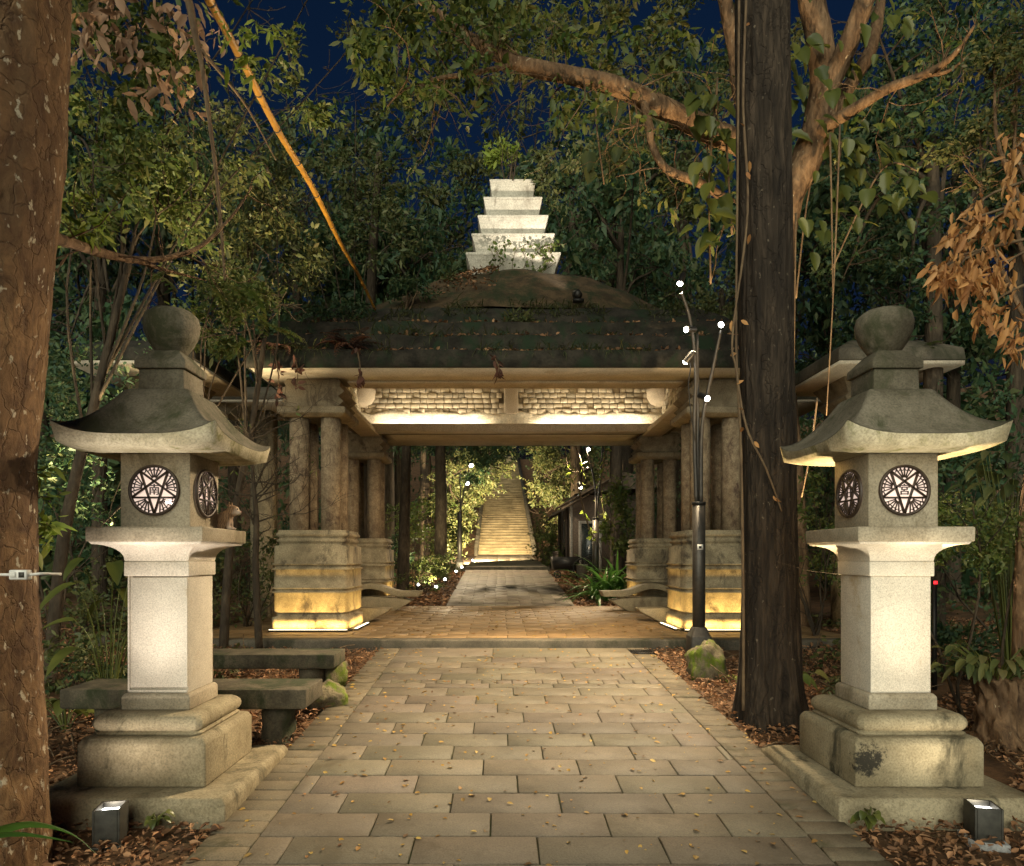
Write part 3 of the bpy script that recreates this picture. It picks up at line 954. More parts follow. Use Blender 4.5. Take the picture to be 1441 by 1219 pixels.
lp.box(-OX - .06, OX + .06, OY1, OY1 + .07, zl0, zl1)
for s in (-1, 1):
    lp.box(s * OX - .035, s * OX + .035, OY0, OY1 - .002, zl0, zl1)
lp.build('ledge', M['plaster'], gate, bevel=.006)
lf = MB()
lf.box(-OX - .3, OX + .3, OY1 + .072, OY1 + .45, zl0 + .004, zl0 + .05)
for s in (-1, 1):
    lf.box(s * OX + (.037 if s > 0 else -.4), s * OX + (.4 if s > 0 else -.037), OY0, OY1 + .07, zl0 + .004, zl0 + .05)
lf.build('ledge_floor', M['plaster'], gate)
# coffer: plaster below, corbel bricks above
WXI, WYI = 3.42, 15.42 - GY
def wall_bits(x_axis, fixed, lo, hi, sgn):
    """rough plaster band and brick courses on one wall; sgn: which way the wall faces"""
    pm = MB(); nu = 90
    g = []
    for r_ in range(9):
        zz = zl0 + .03 + r_ / 8 * .50
        row = []
        for k in range(nu + 1):
            u = lo + (hi - lo) * k / nu
            dz = 0 if r_ < 7 else (.05 if r_ == 7 else .09) * mnoise.noise(Vector((u * 2.2, fixed, 3)))
            dep = .03 + .02 * mnoise.noise(Vector((u * 4, zz * 9, fixed))) + (.05 * mnoise.noise(Vector((u * 6, zz * 14, 2 + fixed))) if r_ > 5 else 0)
            if r_ == 8: dep = -.05
            q = fixed + sgn * dep
            row.append((u, q, zz + dz) if x_axis else (q, u, zz + dz))
        g.append(row)
    pm.loft(g, False, False, False)
    a = pm.build('plaster_band', M['roughplaster'], gate, smooth=True)
    bm = MB(); zz = zl0 + .46; r_ = 0
    while zz < 4.95:
        h = .118
        u = lo - random.uniform(0, .2)
        while u < hi:
            w = random.uniform(.13, .22)
            dep = random.choice((.008, .012, .016, .02, .026)) + random.uniform(0, .006) + (0 if random.random() > .03 else -.035)
            u0, u1 = max(u, lo), min(u + w - .012, hi)
            if u1 - u0 > .02 and not (x_axis and abs((u0 + u1) / 2) < .17):
                e = fixed + sgn * dep
                b0, b1 = min(fixed - sgn * .05, e), max(fixed - sgn * .05, e)
                if x_axis: bm.box(u0, u1, b0, b1, zz, zz + h - .012)
                else: bm.box(b0, b1, u0, u1, zz, zz + h - .012)
            u += w
        zz += h; r_ += 1
    bk = MB()
    e = fixed - sgn * .03
    b0, b1 = min(e, e - sgn * .1), max(e, e - sgn * .1)
    if x_axis: bk.box(lo - .1, hi + .1, b0, b1, zl0, 4.98)
    else: bk.box(b0, b1, lo, hi, zl0, 4.98)
    bb = bk.build('coffer_wall', M['capital'], gate)
    bm.build('brickwork', M['cofferbrick'], bb, bevel=.005, seg=1)
wall_bits(True, WYI, -WXI, WXI, -1)
wall_bits(False, -WXI, OY0, WYI, 1)
wall_bits(False, WXI, OY0, WYI, -1)
MB().box(-WXI - .1, WXI + .1, OY0 - .1, WYI + .14, 4.985, 5.03).build('coffer_ceiling', M['roughplaster'], gate)
MB().box(-.16, .16, WYI - .11, WYI - .02, zl0 + .44, 4.97).build('pilaster', M['plaster'], gate, bevel=.01)
for s in (-1, 1):
    MB().loft([[(s * (WXI - .02), WYI - .02, z_), (s * (WXI - .02 - r_), WYI - .02, z_), (s * (WXI - .02 - r_ * .6), WYI - .02 - r_ * .6, z_), (s * (WXI - .02), WYI - .02 - r_, z_)] for r_, z_ in ((.1, 4.56), (.26, 4.62), (.34, 4.74), (.36, 4.96))]).build('corner_bracket', M['plaster'], gate, bevel=.02)
# led strips behind the ledge
def led(x0, x1, y0, y1, aim, watts, xd, wd):
    m = MB().box(x0, x1, y0, y1, zl0 + .056, zl0 + .075)
    o = m.build('led_strip', M['led'], gate)
    strip_light('cove_light', (GX + (x0 + x1) / 2, GY + (y0 + y1) / 2, FZ + zl0 + .09), aim, wd, .05, watts, (1, .86, .62), gate, xd)
LEDW = 10.5
led(-3.0, -.55, OY1 + .1, OY1 + .13, (0, .25, 1), LEDW, (1, 0, 0), 2.45)
led(.55, 3.0, OY1 + .1, OY1 + .13, (0, .25, 1), LEDW, (1, 0, 0), 2.45)
for s in (-1, 1):
    xa = s * (OX + .1)
    led(min(xa, xa + s * .03), max(xa, xa + s * .03), OY0 + .6, OY1 - .5, (s * .25, 0, 1), LEDW * .9, (0, 1, 0), 2.2)
# stepped roof
rf = MB()
EX, EY = 4.08, 3.62
prof = [(EX - .022, EY - .022, 4.026), (EX + .02, EY + .02, 4.04), (EX + .01, EY + .01, 4.16), (EX, EY, 4.29), (EX - .08, EY - .08, 4.31), (3.9, 3.44, 4.31), (3.89, 3.43, 4.44), (3.88, 3.42, 4.58), (3.72, 3.26, 4.6), (3.71, 3.25, 4.72), (3.7, 3.24, 4.85), (3.45, 3.0, 4.88), (3.4, 2.95, 5.0), (3.2, 2.78, 5.14), (2.95, 2.62, 5.29), (2.85, 2.53, 5.3)]
rings = []
for kk, (hx, hy, z) in enumerate(prof):
    ring = []
    m_ = 70
    for q, (x0, y0, x1, y1) in enumerate(((-hx, -hy, hx, -hy), (hx, -hy, hx, hy), (hx, hy, -hx, hy), (-hx, hy, -hx, -hy))):
        for k in range(m_):
            t_ = k / m_; X, Y = x0 + (x1 - x0) * t_, y0 + (y1 - y0) * t_
            w_ = min(1, max(0, (kk - 1) / 3))
            dz = w_ * (.035 * mnoise.noise(Vector((X * 1.1, Y * 1.1, kk * .4))) + .03 * mnoise.noise(Vector((X * 5, Y * 5, kk * 2.2))))
            dn_ = w_ * (.03 * mnoise.noise(Vector((X * 2, Y * 2, kk + 7))) + .025 * mnoise.noise(Vector((X * 7, Y * 7, kk * 3))))
            ring.append((X * (1 + dn_ / hx), Y * (1 + dn_ / hy), z + dz))
    rings.append(ring)
rf.loft(rings, True, False, True)
roof = rf.build('roof', M['roofstone'], gate)
md = MB()
nr_, na = 14, 48
rings = []
for k in range(nr_):
    u = k / (nr_ - 1)
    h = 2.9 + (.8 - 2.9) * u
    ring = []
    for q in range(na):
        a_ = 2 * math.pi * q / na
        sx, sy = math.cos(a_), math.sin(a_)
        sq = 1 / max(abs(sx), abs(sy)); kk = .35 + .65 * u
        rr = (1 - kk) * sq + kk * 1.05
        X, Y = sx * rr * h, sy * rr * h * (.9 if u < .5 else .95)
        ring.append((X, Y, 5.29 + 1.32 * math.sin(u * 1.45) ** .9 + .07 * mnoise.noise(Vector((X, Y, 1)) * 1.5) + .025 * mnoise.noise(Vector((X, Y, 4)) * 7)))
    rings.append(ring)
md.loft(rings, True, False, True)
md.build('roof_soil', M['mound'], gate, smooth=True)
spire = empty('spire', (0, 0, 0), gate)
for k, h in enumerate((.905, .80, .685, .575, .455)):
    z0 = 6.59 + .41 * k
    MB().stack([(h * .87, z0), (h * .875, z0 + .02), (h * .985, z0 + .34), (h, z0 + .345), (h, z0 + .392), (h * .93, z0 + .395)], cap0=True, cap1=True).build('tier', M['spire'], spire, bevel=.008)
# boat shaped stone spurs at the feet of the front pillars
for s in (-1, 1):
    pts = []
    mbp = MB()
    X0 = s * 2.25; X1 = s * 3.4
    prof = [(.0, X0 + s * .55), (.22, X0 + s * .0), (.26, X0)]
    rings = []
    for (w_) in (-.22, .22):
        rings.append([(X0 + s * .38, 12.5 - GY + w_, .002), (X1, 12.5 - GY + w_, .002), (X1, 12.5 - GY + w_, .27), (X0, 12.5 - GY + w_, .24), (X0 + s * .02, 12.5 - GY + w_, .19)])
    mbp.loft(rings).build('spur', M['archbench'], gate, bevel=.01)

# floor strip lights at the pedestals
def base_strip(x0, x1, y0, y1, aim, watts, wd, xd, col=(1, .66, .2)):
    m = MB().box(x0, x1, y0, y1, .003, .03).build('strip_housing', M['black'], gate)
    MB().box(x0 + .01, x1 - .01, y0 + .01, y1 - .01, .031, .034).build('strip_lens', M['led'], m)
    strip_light('uplight', (GX + (x0 + x1) / 2, GY + (y0 + y1) / 2, FZ + .045), aim, wd, .03, watts, col, gate, xd)
for s in (-1, 1):
    cx = s * 3.26
    base_strip(cx - .62, cx + .62, 10.66 - GY, 10.71 - GY, (0, .8, 1), 6, 1.2, (1, 0, 0))
    xi = cx - s * .71
    base_strip(xi - .025, xi + .025, 10.85 - GY, 11.9 - GY, (s * .8, 0, 1), 3.5, 1.0, (0, 1, 0))
    xi = cx - s * .53
    base_strip(xi - .025, xi + .025, 15.6 - GY, 16.35 - GY, (s * .8, 0, 1), 3.5, .7, (0, 1, 0))

# arched benches between the pillars
def arch_bench(x, y, label):
    t = thing('arched_bench', label, 'bench', (x, y, FZ + .002), 'arched benches inside the gate')
    n = 30
    def curve(u):  # seat height
        a = abs(u)
        return .43 + (.17 * (.5 + .5 * math.cos(math.pi * min(1, a / .62))))
    rings = []
    for k in range(n + 1):
        u = -1 + 2 * k / n; X = u * 1.12; zt = curve(u); th = .125
        X2 = X if abs(u) < 1 else X * .96
        rings.append([(X2, -.24, zt - th), (X, -.24, zt), (X, .24, zt), (X2, .24, zt - th)])
    MB().loft(rings).build('seat', M['archbench'], t, bevel=.008)
    hull = [[(-.55, w, .0), (.55, w, .0), (.80, w, .14), (.92, w, .225), (.6, w, .27), (.0, w, .31), (-.6, w, .27), (-.92, w, .225), (-.80, w, .14)] for w in (-.26, .26)]
    MB().loft(hull).build('hull', M['archbench'], t, bevel=.01)
    for s in (-1, 1):
        MB().stack([(.07, .2, .255), (.06, .18, .36), (.07, .2, .385)], cx=s * .66).build('leg', M['archbench'], t)
    return t
arch_bench(-2.83, 15.1, 'arched stone bench with a boat shaped base, under the gate beside the left rear pillar')
arch_bench(3.35, 15.1, 'arched stone bench with a boat shaped base, under the gate beside the right rear pillar')

# side pavilions and their linking roofs
for s, w in ((-1, 'left'), (1, 'right')):
    xc = GX + s * 5.72
    t = thing('side_pavilion', f'small flat eaved stone pavilion half hidden behind the {w} lantern', 'pavilion', (xc, 11.2, FZ), 'pavilions beside the gate')
    ro = MB(); ro.box(-.93, .93, -1.07, .95, 4.03, 4.09); ro.build('soffit', M['plaster'], t)
    MB().stack([(.93, 1.0, 4.093), (.95, 1.02, 4.1), (.93, 1.0, 4.29), (.6, .65, 4.5), (.1, .1, 4.62)], cy=-.06).build('roof', M['roofstone'] if s < 0 else M['kerb'], t, bevel=.02)
    MB().stack([(.32, 3.5), (.5, 3.72), (.42, 3.8), (.55, 4.026)], cy=.1).build('capital', M['capital'], t, bevel=.01)
    MB().stack([(.36, -.6), (.36, 1.2), (.26, 1.25), (.26, 3.5)], ch=.08, cy=.1).build('shaft', M['pillar'], t)
    t2 = thing('link_roof', f'low pale eave linking the gate to the {w} pavilion', 'roof', (GX + s * 4.9, 13.45, FZ), 'eaves linking gate and pavilions')
    MB().box(-.95, .95, -.85, .85, 4.03, 4.08).build('soffit', M['plaster'], t2)
    MB().stack([(.96, .86, 4.083), (.96, .86, 4.22), (.7, .5, 4.4)]).build('roof', M['kerb'], t2, bevel=.015)
    MB().box(-.2, .2, -.2, .2, -.5, 4.026).build('post', M['pillar'], t2)

# ------------------------------------------------------------------ benches, rock, grate
def slab_bench(x0, x1, y0, y1, ztop, th, label):
    zg = G((x0 + x1) / 2, y0)
    t = thing('stone_bench', label, 'bench', ((x0 + x1) / 2, (y0 + y1) / 2, zg), 'slab benches behind the left lantern')
    hx, hy = (x1 - x0) / 2, (y1 - y0) / 2; h = ztop - zg
    MB().stack([(hx - .02, hy - .01, h - th), (hx, hy, h - th + .015), (hx, hy, h)]).build('seat', M['bench'], t, bevel=.018)
    for s in (-1, 1):
        lg = MB(); rings = []
        for k in range(6):
            z_ = -.15 + (h - th + .14) * k / 5
            rings.append([((s * (hx - .3)) + (.13 + .05 * mnoise.noise(Vector((q, k * .7, x0)))) * math.cos(q * math.pi / 6), hy * .72 * math.sin(q * math.pi / 6) * (1 + .1 * mnoise.noise(Vector((q * 2, k, 3)))), z_) for q in range(12)])
        lg.loft(rings).build('leg', M['bench'], t)
    return t
slab_bench(-3.55, -1.56, 5.5, 6.02, .535, .16, 'rough stone slab bench, the nearer one, showing its end past the left lantern')
slab_bench(-3.55, -1.72, 7.1, 7.6, .59, .15, 'rough stone slab bench, the farther one, just before the gate platform')


def rock(name, label, c, r, mat, seed, moss=True, n=3):
    mb = MB()
    rings = []
    na, nb = 36, 18
    for i in range(nb + 1):
        th = math.pi * i / nb
        ring = []
        for j in range(na):
            ph = 2 * math.pi * j / na
            d = Vector((math.sin(th) * math.cos(ph), math.sin(th) * math.sin(ph), -math.cos(th)))
            k = 1 + .3 * mnoise.noise(d * 1.5 + Vector((seed, 0, 0))) + .14 * mnoise.noise(d * 3.6 + Vector((seed, 2, 0))) + .06 * mnoise.noise(d * 9 + Vector((seed, 5, 0)))
            ring.append((d.x * r[0] * k, d.y * r[1] * k, d.z * r[2] * k))
        rings.append(ring)
    mb.loft(rings)
    o = mb.build(name, M[mat], smooth=True, loc=c)
    return tag(o, label, 'rock')
rock('mossy_rock', 'green moss covered rock beside the lamp post base', (2.42, 8.0, G(2.42, 8) + .1), (.24, .22, .27), 'rockmoss', 3)
rock('mossy_rock', 'brown mossy rock beside the end of the farther slab bench', (-1.85, 7.55, G(-1.85, 7.5) + .1), (.16, .2, .22), 'rockmoss', 8)
rock('mossy_rock', 'low mossy stone between the two slab benches and the path', (-1.72, 6.75, G(-1.72, 6.75) + .06), (.2, .2, .15), 'rockmoss', 15)
g = MB()
for k in range(10): g.box(-.16 + k * .034, -.145 + k * .034, -.12, .12, -.01, .008)
for k in range(4): g.box(-.165, .165, -.12 + k * .077, -.11 + k * .077, -.012, .006)
gr = g.build('drain_grate', M['black'], loc=(1.94, 9.3, zp(9.3) + .006))
gr.rotation_euler = (math.atan(.0594), 0, 0)
tag(gr, 'small dark iron drain grate at the right corner of the path below the platform', 'grate')

# ------------------------------------------------------------------ lamps
def lamp_head(parent, p, aim, watts, deg, col=(1, .79, .5), r=.05):
    p = Vector(p); d = (Vector(aim) - (world_loc(parent) + p)).normalized()
    hd = MB(); hd.tube([p - d * .17, p - d * .15, p - d * .02, p], [r * .55, r, r, r * 1.12], 14)
    o = hd.build('lamp_head', M['black'], parent, smooth=False)
    le = MB()
    s = d.orthogonal().normalized(); t = d.cross(s); rings = []
    for k in range(6):
        a = k / 5 * math.pi / 2
        rings.append([p + d * (r * .85 * math.sin(a)) + (s * math.cos(q * math.pi / 8) + t * math.sin(q * math.pi / 8)) * max(.001, r * .95 * math.cos(a)) for q in range(16)])
    le.loft(rings).build('lens', M['lens'], o, smooth=True)
    spot('lamp_beam', world_loc(parent) + p + d * (r * .85 + .02), aim, watts, deg, col, .7, .04, o)
    return o


def street_lamp(label, base, k, arms, heads, hr=.05):
    t = thing('street_lamp', label, 'street lamp', base, 'multi headed street lamps')
    MB().stack([(.155 * k, -.1), (.135 * k, .30 * k), (.12 * k, .32 * k), (.085 * k, .42 * k)], ch=.02).build('base', M['pole'], t, bevel=.006)
    MB().tube([(0, 0, .3 * k), (0, 0, 2.02 * k)], [.083 * k] * 2, 20).build('pole', M['pole'], t)
    MB().tube([(0, 0, 2.02 * k), (0, 0, 2.06 * k)], [.09 * k] * 2, 20).build('collar', M['black'], t)
    for a in arms:
        pts = smooth_curve(a, 5)
        MB().tube(pts, lerp_list([.028 * k, .024 * k, .019 * k], len(pts)), 10).build('arm', M['pole'], t, smooth=True)
    for (p, aim, w, deg) in heads:
        lamp_head(t, p, aim, w, deg, r=hr)
    return t


LB = Vector((2.62, 8.97, G(2.62, 8.97) - .02))
def lp_(px, py, Y=8.97):
    return P(px, py, Y) - LB
KW = 1.0
t = street_lamp('tall dark street lamp with five lit heads beside the mossy rock', LB, 1.0,
    [[(-.03, 0, 2.0), lp_(977, 600), lp_(979, 520), lp_(971, 450), lp_(959, 412)],
     [(.02, -.03, 2.0), lp_(988, 600, 8.93), lp_(1003, 520, 8.9), lp_(1014, 466, 8.9)],
     [(.0, .04, 2.0), lp_(982, 600, 9.0), lp_(981, 470, 9.0)]],
    [(lp_(957, 399), (.4, 7.6, .2), 1000, 72), (lp_(1015, 457, 8.9), (-2.0, 5.4, 1.3), 330, 46), (lp_(966, 464, 8.92), (-4, 5.5, 3.5), 500, 90),
     (lp_(965, 509, 8.88), (-.6, 12.6, .4), 420, 84), (lp_(995, 561, 8.85), (4.05, 6.15, 2.05), 260, 26)], .039)
mb = MB().box(-.045, .03, -.087, -.0845, 1.43, 1.5); mb.build('sticker', M['sticker'], t)
mb = MB().box(-.025, .01, -.0885, -.0872, 1.447, 1.48); mb.build('sticker_mark', M['black'], t)
MB().tube(smooth_curve([lp_(965, 505, 8.9), lp_(972, 515, 8.9), lp_(969, 540, 8.9), lp_(972, 580, 8.9), lp_(978, 620, 8.92)], 5), .008, 5).build('cable', M['black'], t, smooth=True)
LB2 = Vector((-1.55, 26.5, GN(-1.55, 26.5) - .02))
l2 = lambda px, py, Y=26.5: P(px, py, Y) - LB2
street_lamp('distant dark street lamp beside the left edge of the path beyond the gate', LB2, 1.1,
    [[(0, 0, 2.1), l2(651, 700), l2(655, 680), l2(660, 660)], [(0, .05, 2.1), l2(648, 700, 26.6), l2(647, 665, 26.6)]],
    [(l2(663, 655), (.6, 22.5, .8), 620, 100), (l2(658, 680), (-4.5, 23, 2), 160, 100), (l2(655, 667), (.1, 43, 3.2), 4500, 50)], .085)
LB3 = Vector((2.62, 18.6, GN(2.62, 18.6) + .02))
l3 = lambda px, py, Y=18.6: P(px, py, Y) - LB3
street_lamp('vine draped street lamp beside the green lily clump beyond the gate', LB3, 1.05,
    [[(0, 0, 2.1), l3(838, 690), l3(830, 650), l3(821, 622)], [(0, .05, 2.1), l3(843, 690, 18.7), l3(847, 640, 18.7), l3(848, 610, 18.7)]],
    [(l3(828.5, 632), (0.2, 16.6, .4), 420, 80), (l3(825, 663), (1.4, 24.5, 1.6), 150, 90), (l3(817, 686), (3.3, 17.6, .9), 120, 90)], .05)

# garden lights along the far path
for (px_, Y_, lab, aim) in ((614, 19.4, 'small white garden light nearest the gate in the left bed', (-2.6, 19.9, 1.6)), (626.5, 21.4, 'small white garden light second from the gate in the left bed', (-3, 23, 2.5)),
                       (642, 24, 'small white garden light third from the gate in the left bed', (-2.8, 25.5, 3)), (650, 25.6, 'small white garden light beside the distant lamp base', (-2.5, 28, 3)),
                       (665, 31, 'small white garden light farthest along the left bed', (.2, 44, 3.2)), (589, 20, 'flat white garden light among the left bushes', (-3.6, 22.5, 2.5))):
    X_ = (px_ - CX) / FPX * Y_
    z_ = GN(X_, Y_)
    t = thing('garden_light', lab, 'garden light', (X_, Y_, z_), 'garden lights along the far path')
    MB().tube([(0, 0, -.05), (0, 0, .13)], .015, 8).build('stake', M['black'], t)
    MB().tube([(0, .07, .13), (0, -.02, .17), (0, -.05, .18)], [.04, .06, .07], 12).build('housing', M['black'], t)
    MB().lathe([(.002, -.04), (.03, -.035), (.045, -.015), (.045, .015), (.03, .035), (.002, .04)], (0, -.075, .2), 14).build('lens', M['lens_small'], t, smooth=True)
    spot('light_beam', (X_, Y_ - .02, z_ + .3), aim, 8000 if Y_ > 30 else 70, 110, (1, .78, .44) if Y_ > 30 else (1, .85, .5), .8, .05, t)

# floodlights in the left bed and at the right that light the tree crowns
def flood(x, y, label, aims):
    z = GN(x, y)
    t = thing('tree_floodlight', label, 'floodlight', (x, y, z), 'low floodlights in the dark beds')
    MB().tube([(0, 0, -.05), (0, 0, .1)], .02, 8).build('stake', M['black'], t)
    MB().lathe([(.075, .08), (.085, .1), (.09, .22), (.08, .225), (.074, .2)], n=20).build('housing', M['boxmetal'], t)
    MB().lathe([(.001, .19), (.072, .19), (.072, .2), (.001, .2)], n=20).build('lens', M['lens_small'], t)
    for (aim, w, deg, col) in aims:
        spot('flood_beam', (x, y, z + .24), aim, w, deg, col, .8, .05, t)
    return t
flood(-5.0, 7.6, 'low black floodlight in the dark left bed, the one nearer the big trunk', [((-3.6, 7.2, 6.5), 1300, 58, (1, .78, .42)), ((-2.95, 4.6, 3.35), 170, 34, (1, .78, .45))])
flood(-5.1, 8.7, 'low black floodlight in the dark left bed, the one nearer the lantern', [((-3.9, 9.6, 6.5), 900, 52, (1, .8, .46))])
flood(3.25, 6.35, 'low black floodlight hidden behind the right lantern base', [((3.3, 8.3, 6.0), 1300, 58, (1, .72, .38)), ((2.95, 4.1, 3.4), 600, 60, (1, .72, .36))])
# a small floodlight on the roof lights the spire
fz = 5.83
t = thing('roof_floodlight', 'small black floodlight on the roof edge below the stepped spire', 'floodlight', (1.3, 11.25, fz))
MB().box(-.09, .09, -.05, .05, -.01, .03).build('bracket', M['black'], t)
MB().tube([(0, -.06, .08), (-.02, .06, .14)], [.06, .08], 12).build('housing', M['black'], t)
spot('spire_beam', (1.27, 11.36, fz + .2), (.3, 13.1, 9.2), 210, 64, (1, .9, .74), .8, .05, t)

# red indicator lamps
for (px_, py_, Y_, lab) in ((1317, 820, 7.2, 'tiny red indicator light glowing in the dark behind the right lantern'), (1437, 848, 6.8, 'small red light at the right edge, topmost of three'), (1439, 872, 6.8, 'small red light at the right edge, middle of three'), (1438, 893, 6.8, 'small red light at the right edge, lowest of three')):
    q = P(px_, py_, Y_)
    t = thing('red_indicator', lab, 'red light', q, 'red indicator lights')
    zg = GN(q.x, q.y) - q.z
    MB().box(-.022, .022, .012, .03, zg, .03).build('stake', M['black'], t)
    MB().box(-.018, .018, .0, .0115, -.018, .018).build('lens', M['red'], t)

# cable connector on the left trunk
t = thing('cable_connector', 'small white cable connector strapped round the big left trunk', 'connector', P(29, 809, 3.02))
MB().box(-.04, .04, -.02, .02, -.022, .022).build('body', M['white'], t, bevel=.006)
for k in (-1, 1): MB().box(-.012 + k * .018, .012 + k * .018, -.0225, -.0205, -.012, .012).build('print_panel', M['boxmetal'] if k > 0 else M['sticker'], t)
MB().tube(smooth_curve([(-.3, .12, -.005), (-.12, .01, .0), (-.04, 0, 0)], 5), .007, 6).build('cable', M['white'], t, smooth=True)
MB().tube(smooth_curve([(.04, 0, 0), (.08, .02, .004), (.1, .12, .0)], 5), .007, 6).build('cable', M['white'], t, smooth=True)

# ------------------------------------------------------------------ cat on the left lantern
def fur_mat():
    m, nt, b, out = base_mat('cat fur')
    v = coords(nt, False)
    sx = N(nt, 'ShaderNodeSeparateXYZ'); nt.links.new(v, sx.inputs[0])
    wv = N(nt, 'ShaderNodeTexWave', Scale=26., Distortion=7, Detail=3); nt.links.new(v, wv.inputs['Vector'])
    tab = ramp(nt, wv.outputs['Fac'], [(.2, (.13, .075, .04)), (.8, (.3, .17, .085))])
    # white chest and muzzle: the front (local +x) and low side
    ad = N(nt, 'ShaderNodeMath', operation='MULTIPLY_ADD'); ad.inputs[1].default_value = -.45
    nt.links.new(sx.outputs['Z'], ad.inputs[0]); nt.links.new(sx.outputs['X'], ad.inputs[2])
    f = ramp(nt, ad.outputs[0], [(.005, (0, 0, 0)), (.03, (1, 1, 1))])
    col = mixc(nt, f, tab, (.55, .42, .32))
    nt.links.new(col, b.inputs['Base Color']); b.inputs['Roughness'].default_value = .9
    bp = N(nt, 'ShaderNodeBump', Strength=.5, Distance=.004)
    nt.links.new(noise_tex(nt, v, 160, 3), bp.inputs['Height']); nt.links.new(bp.outputs[0], b.inputs['Normal'])
    return m


cat = thing('cat', 'tabby and white cat sitting on the ledge of the left lantern, looking right', 'cat', (LX + .278, LY + .24, 1.803))
cm = MB()
def ell(c, r, rot=0, n=14):
    m = Matrix.Rotation(rot, 3, 'Y')
    rings = []
    for i in range(n // 2 + 1):
        th = math.pi * i / (n // 2)
        rings.append([Vector(c) + m @ Vector((r[0] * max(.02, math.sin(th)) * math.cos(2 * math.pi * j / n), r[1] * max(.02, math.sin(th)) * math.sin(2 * math.pi * j / n), -r[2] * math.cos(th))) for j in range(n)])
    cm.loft(rings)
ell((-.065, .03, .052), (.068, .062, .055))                  # haunch
ell((-.03, .012, .075), (.07, .05, .055), -.2)                # trunk
ell((.008, 0, .088), (.045, .045, .058), .2)                  # shoulders
ell((.032, -.002, .118), (.034, .036, .038), .5)              # neck
ell((.056, -.004, .14), (.047, .045, .04), .15)               # head
ell((.09, -.004, .127), (.026, .026, .02), .3)                # muzzle
ell((.06, -.034, .128), (.022, .014, .02)); ell((.06, .026, .128), (.022, .014, .02))
for s in (-1, 1):
    ell((.03, s * .026 - .002, .045), (.016, .017, .05))
    ell((.044, s * .026 - .002, .009), (.026, .017, .011))
    ell((-.03, s * .05 + .03, .022), (.045, .02, .022))
    rings = [[Vector((.036, s * .027 - .004, .166)) + Vector((.02 * k * math.cos(a) * .6, .02 * k * math.sin(a), (1 - k) * .05)) for a in np.linspace(0, 5.2, 8)] for k in (1, .6, .08)]
    cm.loft(rings)
body = cm.build('body', fur_mat(), cat, smooth=True)
rm = body.modifiers.new('remesh', 'REMESH'); rm.mode = 'VOXEL'; rm.voxel_size = .0045; rm.use_smooth_shade = True
sm = body.modifiers.new('smooth', 'SMOOTH'); sm.iterations = 4; sm.factor = .5
for s in (-1, 1):
    MB().lathe([(.001, -.005), (.004, -.003), (.005, 0), (.004, .003), (.001, .005)], n=10).build('eye', plain('cat eye', (.02, .025, .01), .1), cat, smooth=True, loc=(.0955, s * .021 - .004, .15))
MB().lathe([(.001, -.004), (.005, 0), (.001, .004)], n=10).build('nose', plain('cat nose', (.35, .12, .1), .5), cat, smooth=True, loc=(.115, -.004, .133))
MB().tube(smooth_curve([(-.11, .06, .03), (-.15, .04, .014), (-.13, -.02, .014), (-.06, -.055, .014)], 5), lerp_list([.014, .012, .008], 16), 8).build('tail', bpy.data.materials['cat fur'], cat, smooth=True)

# ------------------------------------------------------------------ shed, cart, bucket beyond the gate
t = thing('shed', 'old shed with a ragged board awning at the right of the far path', 'shed', (3.6, 26.5, GN(3.2, 26.5) - .1))
MB().box(-.9, 2.2, -1.6, 4.0, -.3, 2.9).build('wall', M['wood'], t)
aw = MB()
for k in range(16):
    y_ = -2.1 + k * .42
    if k in (3, 9): continue
    L_ = random.uniform(1.5, 1.95); dz = random.uniform(-.05, .05)
    a0 = Vector((.3, y_, 3.35 + dz)); a1 = a0 + Vector((-L_, random.uniform(-.05, .05), -L_ * .55 + dz))
    aw.obox((a0 + a1) / 2, (a1 - a0) / 2, (0, .18, random.uniform(-.03, .03)), (0, 0, .02))
aw.build('awning', M['thatch'], t)
rf = MB(); rf.add([(-.9, -2.0, 2.9), (2.6, -2.0, 3.2), (2.6, 4.4, 3.2), (-.9, 4.4, 2.9), (.9, -2.0, 3.7), (.9, 4.4, 3.7)], [(0, 4, 5, 3), (4, 1, 2, 5), (0, 1, 4), (3, 5, 2)])
rf.build('roof', M['thatch'], t)
for k, y_ in enumerate((-1.5, .2, 1.9, 3.6)):
    MB().box(-1.02, -.92, y_, y_ + .1, -.3, 2.75).build('post', M['woodpale'] if k < 1 else M['wood'], t)
w = MB().box(-.93, -.905, .5, 1.7, 1.0, 2.1).build('window', M['window'], t); 
for (a, b, c_, d_) in ((.45, .5, .95, 2.15), (1.7, 1.75, .95, 2.15), (.45, 1.75, .95, 1.0), (.45, 1.75, 2.1, 2.15)):
    MB().box(-.95, -.9, a, b, c_, d_).build('frame', M['woodpale'], w)
d_ = MB().box(-.62, .02, -1.64, -1.603, -.2, 1.85).build('door', M['window'], t)
for (a, b, c_, e) in ((-.72, -.62, -.2, 1.95), (.02, .12, -.2, 1.95), (-.62, .02, 1.85, 1.95)):
    MB().box(a, b, -1.66, -1.603, c_, e).build('door_frame', M['woodpale'], d_)
lat = MB()
for k in range(14):
    lat.obox((-1.45, -1.4 + k * .28, .55), (.01, 0, 0), Vector((0, .25, .3)), (0, .012, -.01))
    lat.obox((-1.46, -1.4 + k * .28, .55), (.01, 0, 0), Vector((0, -.25, .3)), (0, .012, .01))
lat.build('lattice', M['wood'], t)
cx_, cy_ = 2.25, 23.6
t = thing('hand_cart', 'dark box cart with a large spoked wheel on the path edge before the shed', 'cart', (cx_, cy_, GN(cx_, cy_) + .02))
MB().stack([(.40, .6, .28), (.46, .66, .72), (.44, .64, .72), (.38, .58, .32)], cap1=False).build('box', M['black'], t)
